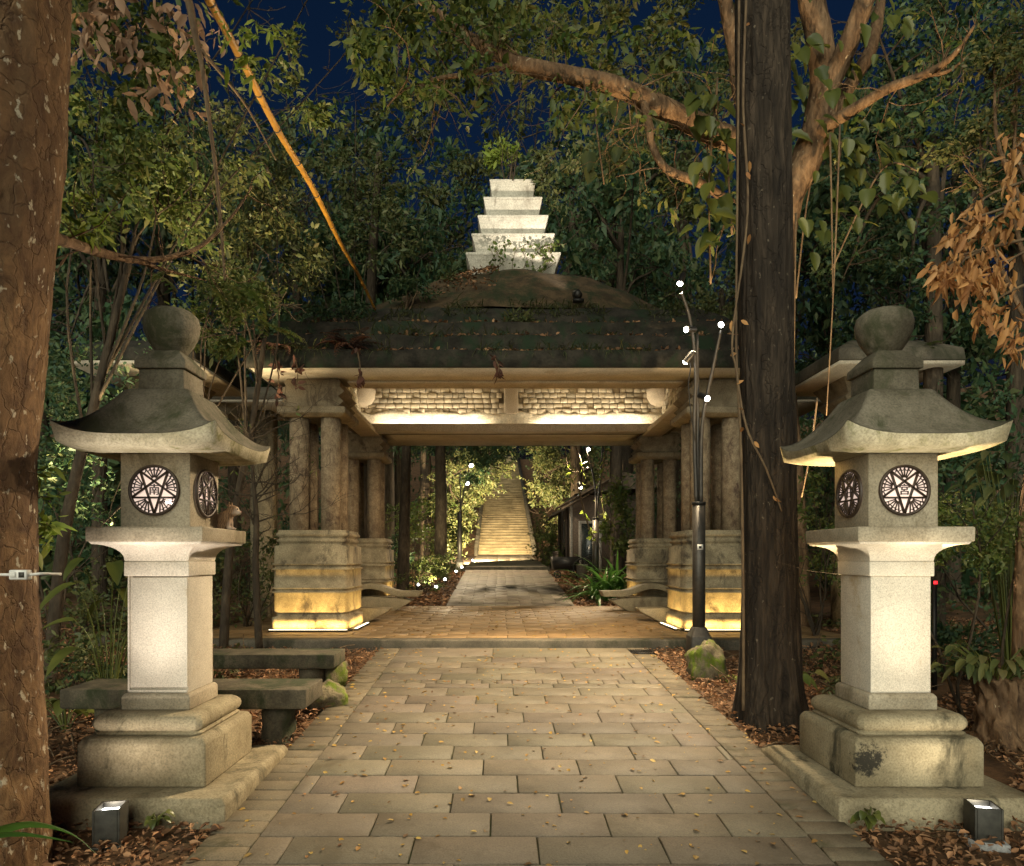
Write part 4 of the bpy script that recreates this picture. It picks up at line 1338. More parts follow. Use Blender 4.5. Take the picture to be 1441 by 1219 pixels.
def wheel(parent, c, r, nm='wheel'):
    m = MB(); n = 28
    for rr, w_ in ((r, .022),):
        pts = [Vector(c) + Vector((rr * math.cos(2 * math.pi * k / n), 0, rr * math.sin(2 * math.pi * k / n))) for k in range(n + 1)]
        m.tube(pts, w_, 6)
    for k in range(10):
        a = math.pi * 2 * k / 10
        m.tube([Vector(c), Vector(c) + Vector((r * math.cos(a), 0, r * math.sin(a)))], .008, 4)
    m.tube([Vector(c) - Vector((0, .05, 0)), Vector(c) + Vector((0, .05, 0))], .03, 8)
    return m.build(nm, M['black'], parent)
wheel(t, (.55, -.7, .34), .33); wheel(t, (.55, .7, .34), .33); wheel(t, (-.3, -.6, .12), .11)
MB().tube([(.4, -.5, .6), (1.1, -.45, .85)], .02, 6).build('handle', M['black'], t)
t = thing('bucket', 'pale grey bucket standing beside the cart before the shed', 'bucket', (2.75, 22.8, GN(2.75, 22.8) + .01))
MB().lathe([(.14, 0), (.19, .5), (.2, .5), (.2, .53), (.175, .53), (.13, .04)], n=20).build('body', M['woodpale'], t)
MB().tube(smooth_curve([(-.19, 0, .5), (-.12, -.1, .42), (.12, -.1, .42), (.19, 0, .5)], 5), .008, 5).build('handle', M['black'], t)

# ------------------------------------------------------------------ trees in front
def px_tube(pts, Y, k=6):
    return smooth_curve([P(a, b, Y if len(q) < 1 else q[0]) for (a, b, *q) in pts], k)


# big trunk at the left edge
BT = Vector((-2.82, 3.55, 0))
t = thing('big_tree', 'massive brown trunk with pale lichen flecks, cropped by the left edge', 'tree', BT)
zs = np.array([-.4, .0, .27, .82, 1.47, 2.13, 3.0, 3.73, 4.46, 6.0, 9.0]); ed = np.array([-2.36, -2.43, -2.46, -2.49, -2.53, -2.53, -2.43, -2.34, -2.31, -2.33, -2.4])
nz, na = 420, 230
rings = []
for i in range(nz):
    z = -.2 + (5.2 * i / 360 if i < 360 else 5.2 + 4 * (i - 360) / 59)
    e = np.interp(z, zs, ed)
    r = .45 - .015 * z
    cx_ = e - r + .02
    ring = []
    for j in range(na):
        a = 2 * math.pi * j / na
        d = Vector((math.cos(a), math.sin(a), 0))
        q = Vector((d.x * .8, d.y * .8, z * .55))
        vd = mnoise.voronoi(Vector((d.x * 5.5, d.y * 5.5, z * 7)) + Vector((mnoise.noise(q * 9), mnoise.noise(q * 9 + Vector((5, 0, 0))), 0)) * .5)[0]
        flake = min(.3, vd[1] - vd[0]) * .016 * (1.2 if z < 1.4 else .6) + mnoise.noise(q * 6) * .008 + mnoise.noise(q * 2.2) * .014 + mnoise.noise(q * 15) * .004 + mnoise.noise(Vector((d.x * 1.2, d.y * 1.2, z * .2)) * 2) * .02
        knob = .07 * math.exp(-((z - .55) / .1) ** 2 - ((a - 5.2) / .25) ** 2)
        ring.append((cx_ - BT.x + d.x * (r + flake + knob), d.y * (r + flake + knob), z))
    rings.append(ring)
MB().loft(rings).build('trunk', M['bark_big'], t, smooth=True)
bp_ = [P(60, 330, 3.75), P(100, 342, 4.1), P(150, 358, 4.6), P(195, 366, 5.0), P(240, 362, 5.3), P(285, 345, 5.6), P(330, 300, 5.8), P(355, 262, 6.0)]
bp_ = smooth_curve(bp_, 5)
bm = MB().tube([q - BT for q in bp_], lerp_list([.04, .034, .03, .024, .018, .012, .006], len(bp_)), 8, .12, 6)
bp2 = smooth_curve([P(185, 364, 5.0), P(225, 378, 5.2), P(290, 395, 5.6)], 5)
bm.tube([q - BT for q in bp2], lerp_list([.022, .015, .004], len(bp2)), 6, .1, 6)
tips = []
for k in range(12):
    branch(bm, bp_[random.randint(4, len(bp_) - 1)] - BT, Vector((random.gauss(0, .6), random.gauss(0, .5), random.gauss(0, .8))), .5, .007, 1, tips, .7, 4, 2, -.2, .3, .0022)
bm.build('branch', M['bark_fig'], t, smooth=True)
cr = MB()
sprays(cr, np.array([P(random.gauss(120, 22), random.gauss(310, 22), 4.3) - BT for _ in range(20)]), 6, .16, .075, .026, up=-.1, oval=True, droop=.2)
cr.build('crown', M['leaf_bright'], t)

# dark straight trunk at the right
DT = Vector((2.47, 6.26, G(2.47, 6.26)))
t = thing('dark_tree', 'tall straight dark trunk rising beside the street lamp and right lantern', 'tree', DT)
rings = []
for i in range(220):
    z = -.2 + 9.5 * (i / 219) ** 1.1
    r = .232 + .055 * math.exp(-z * 1.5)
    cx_ = .02 - .012 * z
    ring = []
    for j in range(110):
        a = 2 * math.pi * j / 110; d = Vector((math.cos(a), math.sin(a), 0))
        q = Vector((d.x * 1.4, d.y * 1.4, z * .25))
        k = .014 * mnoise.noise(q * 2.5) + .012 * mnoise.noise(q * 7) + .012 * mnoise.noise(Vector((d.x * 7, d.y * 7, z * .8))) + .035 * math.exp(-max(z, 0) * 3) * (1 + 1.2 * math.sin(a * 5 + 1))
        ring.append((cx_ + d.x * (r + k), d.y * (r + k), z))
    rings.append(ring)
MB().loft(rings).build('trunk', M['bark_dark'], t, smooth=True)
m = MB(); m.tube(smooth_curve([(.24, .03, -.1), (.26, .0, .5), (.235, .0, 1.2), (.22, .0, 2.2)], 6), lerp_list([.06, .05, .04, .015], 19), 10, .15, 4)
m.build('side_stem', M['bark_dark'], t, smooth=True)


def liana(label, pts, r, leaves_=None, mat='vine', lm='leaf_dry', name='liana', L=.08):
    q0 = pts[-1].copy()
    t = thing(name, label, 'vine', q0)
    c = smooth_curve([p - q0 for p in pts], 6)
    mb = MB().tube(c, lerp_list(r, len(c)) if hasattr(r, '__len__') else r, 6, .15, 9)
    mb.build('stem', M[mat], t, smooth=True)
    if leaves_:
        cr = MB()
        ids = [random.randint(0, len(c) - 1) for _ in range(leaves_)]
        pos = np.array([c[k] for k in ids]) + RNG.normal(size=(leaves_, 3)) * .02
        d = RNG.normal(size=(leaves_, 3)); d[:, 2] -= .5
        leaves(cr, pos, d, L * RNG.uniform(.6, 1.2, leaves_), L * .45, oval=True)
        cr.build('leaves', M[lm], t)
    return t


Yv = 5.98
liana('thin reddish vine hugging the left side of the dark trunk', [P(1050, 0, Yv), P(1046, 150, Yv), P(1052, 300, Yv), P(1031, 470, Yv), P(1036, 520, Yv), P(1050, 600, Yv), P(1078, 660, Yv), P(1100, 720, 6.0)], [.012, .012, .01, .012, .01, .007], 14)
liana('pale straight liana running up the left edge of the dark trunk', [P(1040, 0, 6.2), P(1038, 250, 6.2), P(1036, 480, 6.2), P(1043, 640, 6.1), P(1046, 860, 6.05), P(1046, 1000, 6.15)], [.013, .011, .012, .014, .016])
for k, (a, b, c_, d_) in enumerate(((1112, 1114, 240, 510), (1120, 1117, 300, 560), (1168, 1172, 190, 430), (1182, 1163, 175, 585), (1150, 1128, 560, 700))):
    liana(('long aerial root hanging just right of the dark trunk', 'shorter aerial root beside the long one at the dark trunk', 'thin aerial root above the right lantern, the shorter of two', 'thin aerial root reaching down to the right lantern roof', 'drooping liana between dark trunk and right lantern roof')[k],
          [P(a, c_, 7.4), P((a + b) / 2 + random.uniform(-5, 5), (c_ + d_) / 2, 7.4), P(b, d_, 7.4)], [.012, .009, .006], name='aerial_root')

# orange barked tree with wide limbs
FT = Vector((3.35, 8.3, G(3.35, 8.3)))
t = thing('fig_tree', 'orange barked tree forking behind the dark trunk, its long limb reaching left', 'tree', FT)
m = MB()
def limb(pts, r, n=10, amp=.12):
    c = smooth_curve([P(*p) - FT for p in pts], 6)
    m.tube(c, lerp_list(r, len(c)), n, amp, 4)
    return c
limb([(1092, 900, 8.3), (1085, 700, 8.3), (1088, 520, 8.3), (1098, 380, 8.3), (1110, 285, 8.3), (1135, 225, 8.3), (1152, 175, 8.3), (1160, 110, 8.3), (1150, 40, 8.3), (1130, -60, 8.3)], [.2, .17, .16, .15, .16, .18, .19, .17, .15, .13], 16)
limb([(1155, 170, 8.3), (1172, 110, 8.2), (1195, 60, 8.1), (1215, 5, 8.0), (1235, -60, 8)], [.14, .13, .12, .11, .1], 12)
limb([(1150, 190, 8.4), (1190, 130, 8.6), (1225, 70, 8.7), (1240, 0, 8.8)], [.1, .09, .08, .06], 10)
c1 = limb([(1140, 205, 8.3), (1165, 178, 8.1), (1200, 155, 7.9), (1250, 125, 7.7), (1300, 106, 7.5), (1340, 80, 7.3), (1372, 35, 7.1)], [.1, .08, .065, .055, .045, .03, .012], 10)
c1b = limb([(1300, 106, 7.5), (1335, 100, 7.4), (1365, 75, 7.3)], [.03, .02, .006], 6)
c2 = limb([(1105, 280, 8.4), (1060, 215, 8.3), (1000, 185, 8.1), (960, 166, 8.0), (900, 136, 7.9), (850, 116, 7.8), (790, 104, 7.8), (720, 86, 7.8), (660, 52, 7.8), (600, 5, 7.8)], [.15, .14, .13, .125, .11, .1, .095, .08, .06, .03], 12)
limb([(1095, 330, 8.4), (1045, 150, 8.4), (1035, 80, 8.4), (1020, 0, 8.4), (1005, -60, 8.4)], [.1, .09, .085, .08, .07], 10)
c3 = limb([(905, 140, 7.9), (913, 175, 7.8), (918, 205, 7.8), (938, 238, 7.8), (985, 258, 7.8), (1030, 285, 7.9)], [.05, .045, .04, .045, .05, .05], 9)
c4 = limb([(730, 90, 7.8), (660, 104, 7.6), (610, 112, 7.5), (565, 130, 7.4), (545, 150, 7.4)], [.035, .03, .022, .012, .005], 7)
limb([(1370, 200, 6.8), (1330, 195, 6.9), (1292, 218, 7.0)], [.05, .04, .03], 8) if False else None
tips = []
for c, n_ in ((c1, 8), (c2, 34), (c3, 8), (c4, 12)):
    for k in range(n_):
        q = c[random.randint(3, len(c) - 1)]
        branch(m, q, Vector((random.gauss(0, .7), random.gauss(0, .4), random.gauss(0, .7))), random.uniform(.5, 1.0), .011, 1, tips, .7, 5, 3, -.1, .3, .0025)
for k in range(46):      # short upright twigs on the right limb
    q = c1[random.randint(8, len(c1) - 1)]
    m.tube([q, q + Vector((random.gauss(0, .02), random.gauss(0, .02), random.uniform(.06, .16)))], [.005, .003], 4)
m.build('trunk', M['bark_fig'], t, smooth=True)
cr = MB()
for (a, b, Y_, r, n_) in ((600, 50, 7.4, .45, 46), (655, 112, 7.6, .4, 42), (720, 40, 7.8, .5, 48), (545, 95, 7.3, .35, 30), (815, 150, 7.8, .3, 26), (560, 20, 7.4, .35, 30), (650, 10, 7.5, .4, 30), (800, 40, 8, .45, 30), (515, 60, 7.3, .25, 14), (600, 130, 7.4, .25, 16), (860, 60, 8.2, .4, 20), (930, 60, 8.2, .4, 22)):
    p = blob_points(P(a, b, Y_) - FT, (r, r * .8, r * .75), n_, .2)
    sprays(cr, p, 7, .24, .105, .045, up=-.1, oval=True, droop=.35)
sprays(cr, np.array([q for q in tips]), 5, .14, .08, .034, oval=True, droop=.3)
cr.build('crown', M['leaf_mid'], t)

# climbing vines with big leaves
def climber(label, stems, spots_, Lm, mat='leaf_broad'):
    q0 = stems[0][0].copy()
    t = thing('climbing_vine', label, 'vine', q0)
    m = MB()
    for s_ in stems: m.tube([p - q0 for p in smooth_curve(s_, 6)], .012, 6, .1, 6)
    m.build('stem', M['vine'], t, smooth=True)
    cr = MB()
    for (c, L_) in spots_:
        d = Vector((random.gauss(0, .6), -.35 + random.gauss(0, .3), -.55 + random.gauss(0, .35)))
        nr_ = Vector((random.gauss(0, .35), -1, .75 + random.gauss(0, .3)))
        big_leaf(cr, c - q0, d, nr_, L_, L_ * random.uniform(.52, .68), droop=random.uniform(.3, .9), lobes=random.random() < .6)
        m2 = c + Vector((random.gauss(0, .05), .1, -.2))
    cr.build('leaves', M[mat], t)
    return t


sp_ = [(P(random.gauss(1005, 17), random.uniform(120, 345), 7.3 + random.gauss(0, .12)), random.uniform(.13, .32)) for _ in range(44)]
climber('broad leaved climber hanging left of the dark trunk under the long limb', [[P(1000, 400, 7.45), P(998, 250, 7.4), P(1010, 110, 7.4)], [P(1030, 330, 7.4), P(1022, 200, 7.4)]], sp_, .3)
sp_ = []
for (a, b, s1, s2, n_) in ((1130, 70, 22, 45, 12), (1225, 30, 30, 25, 12), (1205, 110, 25, 30, 8), (1195, 175, 30, 25, 10), (1165, 235, 35, 25, 12), (1240, 200, 35, 20, 10), (1280, 255, 25, 25, 9), (1170, 300, 30, 25, 9), (1125, 150, 12, 40, 8), (1235, 260, 30, 25, 8)):
    sp_ += [(P(random.gauss(a, s1), random.gauss(b, s2), 8.2 + random.gauss(0, .25)), random.uniform(.13, .32)) for _ in range(int(n_ * 1.4))]
climber('broad leaved climber spreading over the fork of the orange barked tree', [[P(1120, 420, 8.4), P(1140, 260, 8.35), P(1180, 120, 8.2), P(1230, 10, 8.1)], [P(1170, 380, 8.3), P(1240, 240, 8.1), P(1290, 240, 8.1)]], sp_, .3)
sp_ = [(P(random.gauss(840, 26), random.gauss(140, 45), 9.2 + random.gauss(0, .2)), random.uniform(.25, .4)) for _ in range(12)] + [(P(random.gauss(925, 35), random.gauss(125, 30), 9.1), random.uniform(.22, .36)) for _ in range(9)] + [(P(random.gauss(850, 15), random.gauss(235, 22), 9.2), random.uniform(.25, .35)) for _ in range(5)]
climber('dim broad leaves hanging below the long limb, right of the spire', [[P(850, 260, 9.3), P(838, 150, 9.3), P(850, 60, 9.3)]], sp_, .3, 'leaf_olive')

# golden bamboo stem
t = thing('bamboo_stem', 'golden bamboo stem leaning across the upper left, bare and bright', 'bamboo', P(505, 380, 10))
q0 = P(505, 380, 10)
c = smooth_curve([P(278, -30, 5.2), P(342, 88, 6.1), P(390, 182, 7.0), P(440, 265, 8.0), P(478, 340, 9.4), P(505, 388, 10.4), P(528, 436, 11.0)], 9)
m = MB(); r_ = lerp_list([.033, .033, .032, .029, .025, .018], len(c))
for k in range(3, len(c) - 1, 5): r_[k] *= 1.14
m.tube([p - q0 for p in c], r_, 12)
m.build('stem', M['bamboo'], t, smooth=True)
nd = MB()
for k in range(3, len(c) - 1, 5):
    d = (c[k + 1] - c[k]).normalized() * .008
    nd.tube([c[k] - q0 - d, c[k] - q0 + d], [r_[k] * 1.06] * 2, 12)
nd.build('node', M['wood'], t)['kind'] = 'stuff'
cr = MB()
p = np.array([P(random.gauss(335, 28), random.gauss(45, 12), 5.4) - q0 for _ in range(16)] + [P(random.gauss(340, 12), random.gauss(80, 10), 5.6) - q0 for _ in range(7)])
sprays(cr, p, 6, .12, .085, .024, oval=True, droop=.2)
cr.build('leaves', M['leaf_bright'], t)
liana('brown liana falling from the canopy past the left lantern finial', [P(262, -20, 6.3), P(275, 50, 6.3), P(284, 90, 6.3), P(295, 170, 6.3), P(306, 260, 6.3), P(312, 330, 6.3), P(317, 400, 6.3)], [.036, .034, .026, .02, .017, .015, .012])
liana('thinner brown liana crossing towards the golden bamboo', [P(282, 70, 6.3), P(312, 105, 6.4), P(350, 155, 6.6), P(388, 225, 6.8)], [.02, .014, .01, .005])


# --- left canopy
def pb(base, a, b, Y_, r, n_, k=(1, .8, .8)):
    q = P(a, b, Y_) - Vector(base)
    return (q.x, q.y, q.z, r * k[0], r * k[1], r * k[2], n_)


B = Vector((-4.9, 7.4, GN(-4.9, 7.4)))
tree('leafy_tree', 'leafy tree with hanging pinkish dead leaves beside the big left trunk', B, 4.6, .06,
     [pb(B, 150, 90, 7, .8, 210), pb(B, 230, 180, 7.2, .9, 250), pb(B, 140, 220, 7, .7, 200), pb(B, 130, 300, 6.8, .5, 120), pb(B, 250, 280, 7.3, .7, 150), pb(B, 330, 40, 7.4, .55, 90), pb(B, 90, 20, 7, .6, 120), pb(B, 420, 150, 7.6, .4, 50), pb(B, 400, 60, 7.6, .35, 36), pb(B, 200, 20, 7, .6, 90)],
     None, mat='leaf_mid', per=9, L=.085, W=.034, spray=.3, lean=(.9, 0), thr=-.05, freq=1.6, extra=('leaf_pink', 46, .14, .06, (*(P(215, 60, 6.6) - B), .7, .3, .75)), oval=True)
B = Vector((-3.9, 9.6, GN(-3.9, 9.6)))
tree('leafy_tree', 'dim olive tree filling the gap between the liana and the golden bamboo', B, 4.4, .055,
     [pb(B, 330, 200, 9.4, .9, 230), pb(B, 370, 280, 9.4, .8, 210), pb(B, 300, 300, 9.2, .7, 160), pb(B, 390, 350, 9.6, .8, 180), pb(B, 320, 400, 9.4, .6, 120)],
     None, mat='leaf_olive', per=10, L=.085, W=.032, spray=.3, lean=(.6, 0), thr=-.1, freq=1.5)
B = Vector((-3.1, 11.9, FZ))
tree('leafy_tree', 'small tree with bare bright twigs right of the golden bamboo top', B + Vector((-.6, 5.8, 0)), 6.2, .07,
     [pb(B + Vector((-.6, 5.8, 0)), 455, 215, 16, 1.0, 130), pb(B + Vector((-.6, 5.8, 0)), 500, 240, 16, .9, 120), pb(B + Vector((-.6, 5.8, 0)), 430, 330, 16, 1.3, 220), pb(B + Vector((-.6, 5.8, 0)), 520, 330, 16.5, 1.1, 190)],
     None, mat='leaf_olive', per=9, L=.13, W=.05, spray=.4, thr=-.05, freq=1.2)
# slender tree behind the left lantern
B = Vector((-2.72, 6.4, GN(-2.72, 6.4)))
t = tree('slender_tree', 'slender young tree with yellow green lobed leaves right behind the left lantern finial', B, 3.0, .03,
     [pb(B, 345, 425, 6.5, .36, 120), pb(B, 300, 420, 6.4, .3, 70), pb(B, 385, 440, 6.5, .25, 60), pb(B, 330, 470, 6.4, .25, 50), pb(B, 290, 460, 6.4, .2, 30)], None, bk='vine', mat='leaf_mid', per=7, L=.06, W=.022, spray=.2, lean=(-.05, 0), thr=-.4, limbs=True, oval=True)
cr = MB()
for (a, b, da, db, L_) in ((205, 385, .5, -.25, .42), (235, 372, .6, -.3, .4), (262, 392, .8, -.45, .45), (300, 395, .7, -.5, .45), (330, 400, .5, -.75, .5), (360, 455, .9, -.12, .42), (385, 462, .9, -.05, .3), (250, 380, -.3, -.3, .35), (345, 430, .4, -.8, .4)):
    frond(cr, P(a, b, 6.0) - B, (da, -.2, db * .3), L_, .17, 1.0, 8)
cr.build('fronds', M['leaf_mid'], t)

B = Vector((5.3, 12.0, GN(5.3, 12.0)))
tree('tall_tree', 'tall dim tree over the gate, its crown filling the sky above the long limb', B, 9.5, .16,
     [pb(B, 820, 50, 12, 1.0, 190), pb(B, 900, 90, 12, 1.0, 200), pb(B, 970, 40, 12, 1.0, 200), pb(B, 750, 30, 12, .8, 120), pb(B, 850, 190, 12.3, .8, 110), pb(B, 950, 215, 12.3, .7, 100), pb(B, 1010, 130, 12, .9, 150), pb(B, 690, 0, 12, .8, 90), pb(B, 1090, 60, 12.5, 1.0, 160), pb(B, 780, 250, 13, .7, 80), pb(B, 960, 290, 12.5, .6, 70), pb(B, 720, 130, 12.6, .8, 100)],
     None, bk='bark_fig', mat='leaf_olive', per=9, L=.11, W=.045, spray=.36, thr=-.1, freq=1.1, lean=(-.9, 0), limbs=False)
B = Vector((-3.7, 18.4, GN(-3.7, 18.4)))
tree('tall_tree', 'tall dim tree behind the gate, its crown under the sky left of the spire plant', B, 11.5, .16,
     [pb(B, 640, 70, 17, 1.3, 190), pb(B, 560, 50, 17, 1.2, 150), pb(B, 600, 150, 17, 1.0, 90), pb(B, 530, 135, 17, .8, 60), pb(B, 660, 215, 17.5, 1.0, 90), pb(B, 500, 15, 17, .7, 50), pb(B, 700, 140, 17.5, 1.0, 110), pb(B, 560, 260, 17.5, 1.1, 110), pb(B, 740, 60, 17, 1.1, 120)],
     None, bk='bark_grey', mat='leaf_olive', per=9, L=.15, W=.06, spray=.5, thr=-.1, freq=.9, lean=(.6, -.8), limbs=False)
B = Vector((6.6, 10.4, GN(6.6, 10.4)))
tree('tall_tree', 'tall dark tree filling the upper right corner behind the broad leaved climber', B, 7.5, .14,
     [pb(B, 1240, 60, 10.5, 1.0, 200), pb(B, 1330, 40, 10.3, 1.0, 210), pb(B, 1410, 80, 10, 1.0, 190), pb(B, 1300, 170, 10.5, .9, 190), pb(B, 1390, 220, 10.3, .9, 190), pb(B, 1250, 260, 10.6, .8, 150), pb(B, 1340, 320, 10.4, .9, 170), pb(B, 1200, 360, 10.8, .7, 120), pb(B, 1280, 400, 10.6, .8, 150)],
     None, mat='leaf_dark', per=9, L=.1, W=.04, spray=.34, thr=-.12, freq=1.2)
# dry orange leaves at the right edge
B = Vector((3.25, 3.95, G(3.25, 3.95)))
t = thing('dry_tree', 'branch of large dry orange leaves hanging in at the right edge', 'tree', B)
m = MB(); m.tube(smooth_curve([(0, 0, -.3), (.1, 0, 1.5), (0, -.1, 2.6), (-.15, -.1, 3.4)], 6), lerp_list([.06, .05, .035, .01], 19), 8, .15, 4)
cr = MB(); pos, dd = [], []
for (a, b, ra, rb, n_) in ((1380, 330, 30, 26, 40), (1345, 385, 26, 22, 50), (1400, 390, 26, 30, 50), (1428, 210, 12, 26, 20), (1422, 470, 14, 30, 26), (1325, 388, 14, 16, 22), (1425, 290, 14, 28, 22), (1370, 300, 18, 14, 16), (1390, 440, 18, 20, 26), (1345, 335, 16, 14, 14)):
    c0 = P(a, b, 3.95) - B
    m.tube(smooth_curve([Vector((.05, -.05, c0.z + .25)), c0 + Vector((.12, 0, .12)), c0], 4), lerp_list([.012, .008, .004], 9), 5)
    for k in range(int(n_ * 1.7)):
        pos.append(P(random.gauss(a, ra * .7), random.gauss(b, rb * .7), 3.95 + random.gauss(0, .12)) - B)
        dd.append((random.gauss(-.2, .45), random.gauss(-.1, .4), -.8 + random.gauss(0, .45)))
pos = np.array(pos); dd = np.array(dd)
leaves(cr, pos, dd, RNG.uniform(.035, .125, len(pos)), RNG.uniform(.014, .04, len(pos)), fold=.5, oval=True)
m.build('trunk', M['vine'], t, smooth=True)
cr.build('crown', M['leaf_dry'], t)
B = Vector((4.6, 6.0, GN(4.6, 6)))
tree('leafy_tree', 'fine leaved tree above the dry orange leaves at the upper right', B, 4.6, .08,
     [pb(B, 1400, 110, 6.4, .5, 110), pb(B, 1430, 160, 6.3, .5, 110), pb(B, 1380, 210, 6.6, .4, 80), pb(B, 1440, 60, 6.4, .5, 90), pb(B, 1425, 250, 6.5, .4, 70)], None, bk='bark_fig', mat='leaf_olive', per=9, L=.05, W=.022, spray=.22, lean=(.2, 0), thr=-.15, freq=2, oval=True)

# ------------------------------------------------------------------ forest behind
def forest_proto(h, r, n, mat, L, name, label, per=10, seed=0):
    random.seed(seed)
    blobs = []
    for k in range(9):
        a = random.uniform(0, 6.28); q = random.uniform(.2, .75) * r
        blobs.append((q * math.cos(a), q * math.sin(a), h * random.uniform(.42, .95), r * random.uniform(.4, .62), r * random.uniform(.4, .6), r * random.uniform(.35, .55), n // 9))
    return tree(name, label, Vector((0, 0, 0)), h * .85, .14, blobs, None, mat=mat, per=per, L=L, W=L * .42, spray=L * 3, thr=-.1, freq=.8, lean=(random.uniform(-.4, .4), 0))


protos = [forest_proto(7.5, 2.3, 900, 'leaf_dark', .15, 'forest_tree', 'x', seed=3), forest_proto(8.5, 2.6, 900, 'leaf_dark', .17, 'forest_tree', 'x', seed=5), forest_proto(7, 2.2, 820, 'leaf_olive', .14, 'forest_tree', 'x', seed=9)]
used = set()
specs = [  # px, depth, pixel of the crown's top, scale in width, kind, label
    (555, 23, 180, 1.0, 0, 'dark forest tree left of the spire, its top against the blue sky'),
    (625, 27, 175, 1.0, 1, 'dark forest tree just left behind the spire'),
    (700, 25, 160, 1.1, 2, 'olive forest tree straight behind the spire plant'),
    (790, 24, 170, 1.0, 1, 'dark forest tree just right behind the spire'),
    (850, 29, 250, 1.0, 0, 'dark forest tree right of the spire below the blue gap'),
    (935, 26, 345, .9, 0, 'low dark forest tree behind the lamp heads'),
    (1015, 23, 300, .8, 2, 'olive forest tree behind the broad leaved climber'),
    (480, 25, 250, 1.0, 1, 'dark forest tree behind the lower end of the golden bamboo'),
    (420, 21, 190, .9, 0, 'dark forest tree behind the middle of the golden bamboo'),
    (330, 17, 120, .9, 1, 'dark forest tree behind the liana at the upper left'),
    (230, 16, 60, .9, 0, 'dark forest tree behind the left lantern'),
    (140, 13, 40, .8, 1, 'dark forest tree between the big trunk and left lantern'),
    (60, 15, 0, .9, 0, 'dark forest tree peeping past the big left trunk'),
    (1170, 17, 60, .8, 1, 'dark forest tree behind the fork of the orange barked tree'),
    (1260, 15, 20, .8, 0, 'dark forest tree behind the right lantern finial'),
    (1340, 13, 60, .75, 1, 'dark forest tree right of the right lantern finial'),
    (1430, 12, -20, .8, 0, 'dark forest tree behind the dry orange leaves'),
    (1110, 22, 120, .9, 0, 'dark forest tree hidden mostly by the dark trunk'),
    (740, 36, 130, 1.3, 1, 'far dark tree high on the hill behind the gate'),
    (880, 40, 60, 1.1, 2, 'far olive tree on the hill right of the spire, under the long limb'),
    (960, 34, 20, 1.0, 0, 'far dark tree whose top shows above the long limb'),
    (600, 40, 210, 1.2, 0, 'far dark tree on the hill left of the spire'),
]
random.seed(21)
for (a, Y_, top, sx, kd, lab) in specs:
    p_ = protos[kd]
    t = p_ if kd not in used else copy_tree(p_)
    used.add(kd)
    X_ = (a - CX) / FPX * Y_
    if abs(X_ - .3) < 4.2: X_ = .3 + (4.2 if X_ > .3 else -4.2) * (1 + .1 * math.sin(a)); sx *= 1.35
    zg = GN(X_, Y_)
    ztop = CAMZ + (CY - top) / FPX * Y_
    h0 = (7.5, 8.5, 7.0)[kd] * 1.08
    s = (ztop - zg) / h0
    t.location = (X_, Y_, zg); t.scale = (max(sx, s * .75), max(sx, s * .75), s); t.rotation_euler = (0, 0, random.uniform(0, 6.28))
    t['label'] = lab; t['group'] = 'trees of the dark forest'
# side and far masses of the wood that no one could count
mb = MB()
for (x_, y_, z_, rx, ry, rz, n_) in ((-16, 20, 4, 6, 6, 6, 700), (-12, 32, 6, 7, 5, 7, 700), (14, 22, 4, 4, 6, 6, 600), (14, 34, 8, 7, 5, 7, 700), (-7, 48, 9, 6, 5, 6, 600), (8, 50, 9, 6, 5, 6, 600), (-22, 45, 12, 10, 6, 9, 600), (24, 45, 12, 10, 6, 9, 600), (0, 92, 20, 16, 5, 7, 700), (-14, 75, 18, 9, 6, 9, 500), (15, 75, 18, 9, 6, 9, 500), (9.5, 15, 2.5, 2.5, 3, 3, 500), (-9.5, 15, 2.5, 2.5, 3, 3.4, 500)):
    p = lumpy(blob_points((x_, y_, z_), (rx, ry, rz), n_, .1), .35, -.15, x_)
    sprays(mb, p, 10, .8, .34, .15, droop=.15)
tag(mb.build('treeline', M['leaf_dark']), 'far dark wood closing the view behind the trees', 'wood', kind='stuff')

# trees and shrubs beyond the gate
B = Vector((-2.72, 19, GN(-2.72, 19)))
tree('slim_tree', 'slim leaning trunk just beyond the left rear pillar', B, 6.5, .15, [(.6, 0, 6.2, 1.6, 1.4, 1.2, 300), (-.8, .3, 5.6, 1.3, 1.2, 1., 200)], None, bk='bark_grey', mat='leaf_olive', L=.14, W=.05, lean=(.42, 0))
B = Vector((-2.0, 23, GN(-2.0, 23)))
tree('slim_tree', 'straight grey trunk farther beyond the gate, left of the distant lamp', B, 7, .2, [(.3, .5, 5.3, 1.9, 1.5, 1.2, 430), (1.5, 1.5, 4.3, 1.0, 1.2, .8, 300), (1.6, 2, 5.2, 1.3, 1.4, 1.0, 330), (-.9, 0, 5.2, 1.3, 1.3, 1.1, 260)], None, bk='bark_grey', mat='leaf_dark', L=.13, W=.05, lean=(.15, 0))
B = Vector((-3.2, 37, GN(-3.2, 37)))
tree('leafy_tree', 'broad dark tree leaning over the left side of the staircase', B, 6.5, .2, [(2.2, 0, 5.2, 1.5, 1.6, 1.8, 520), (1.5, 2, 3.2, 1.0, 1.6, 1.5, 360), (2.9, 1, 6.8, 1.2, 1.6, 1.3, 360), (.5, 0, 4, 1.4, 1.5, 2, 360), (2.7, 9, 9, 1.3, 2, 2.4, 420)], None, mat='leaf_olive', L=.17, W=.07)
B = Vector((4.2, 37, GN(4.2, 37)))
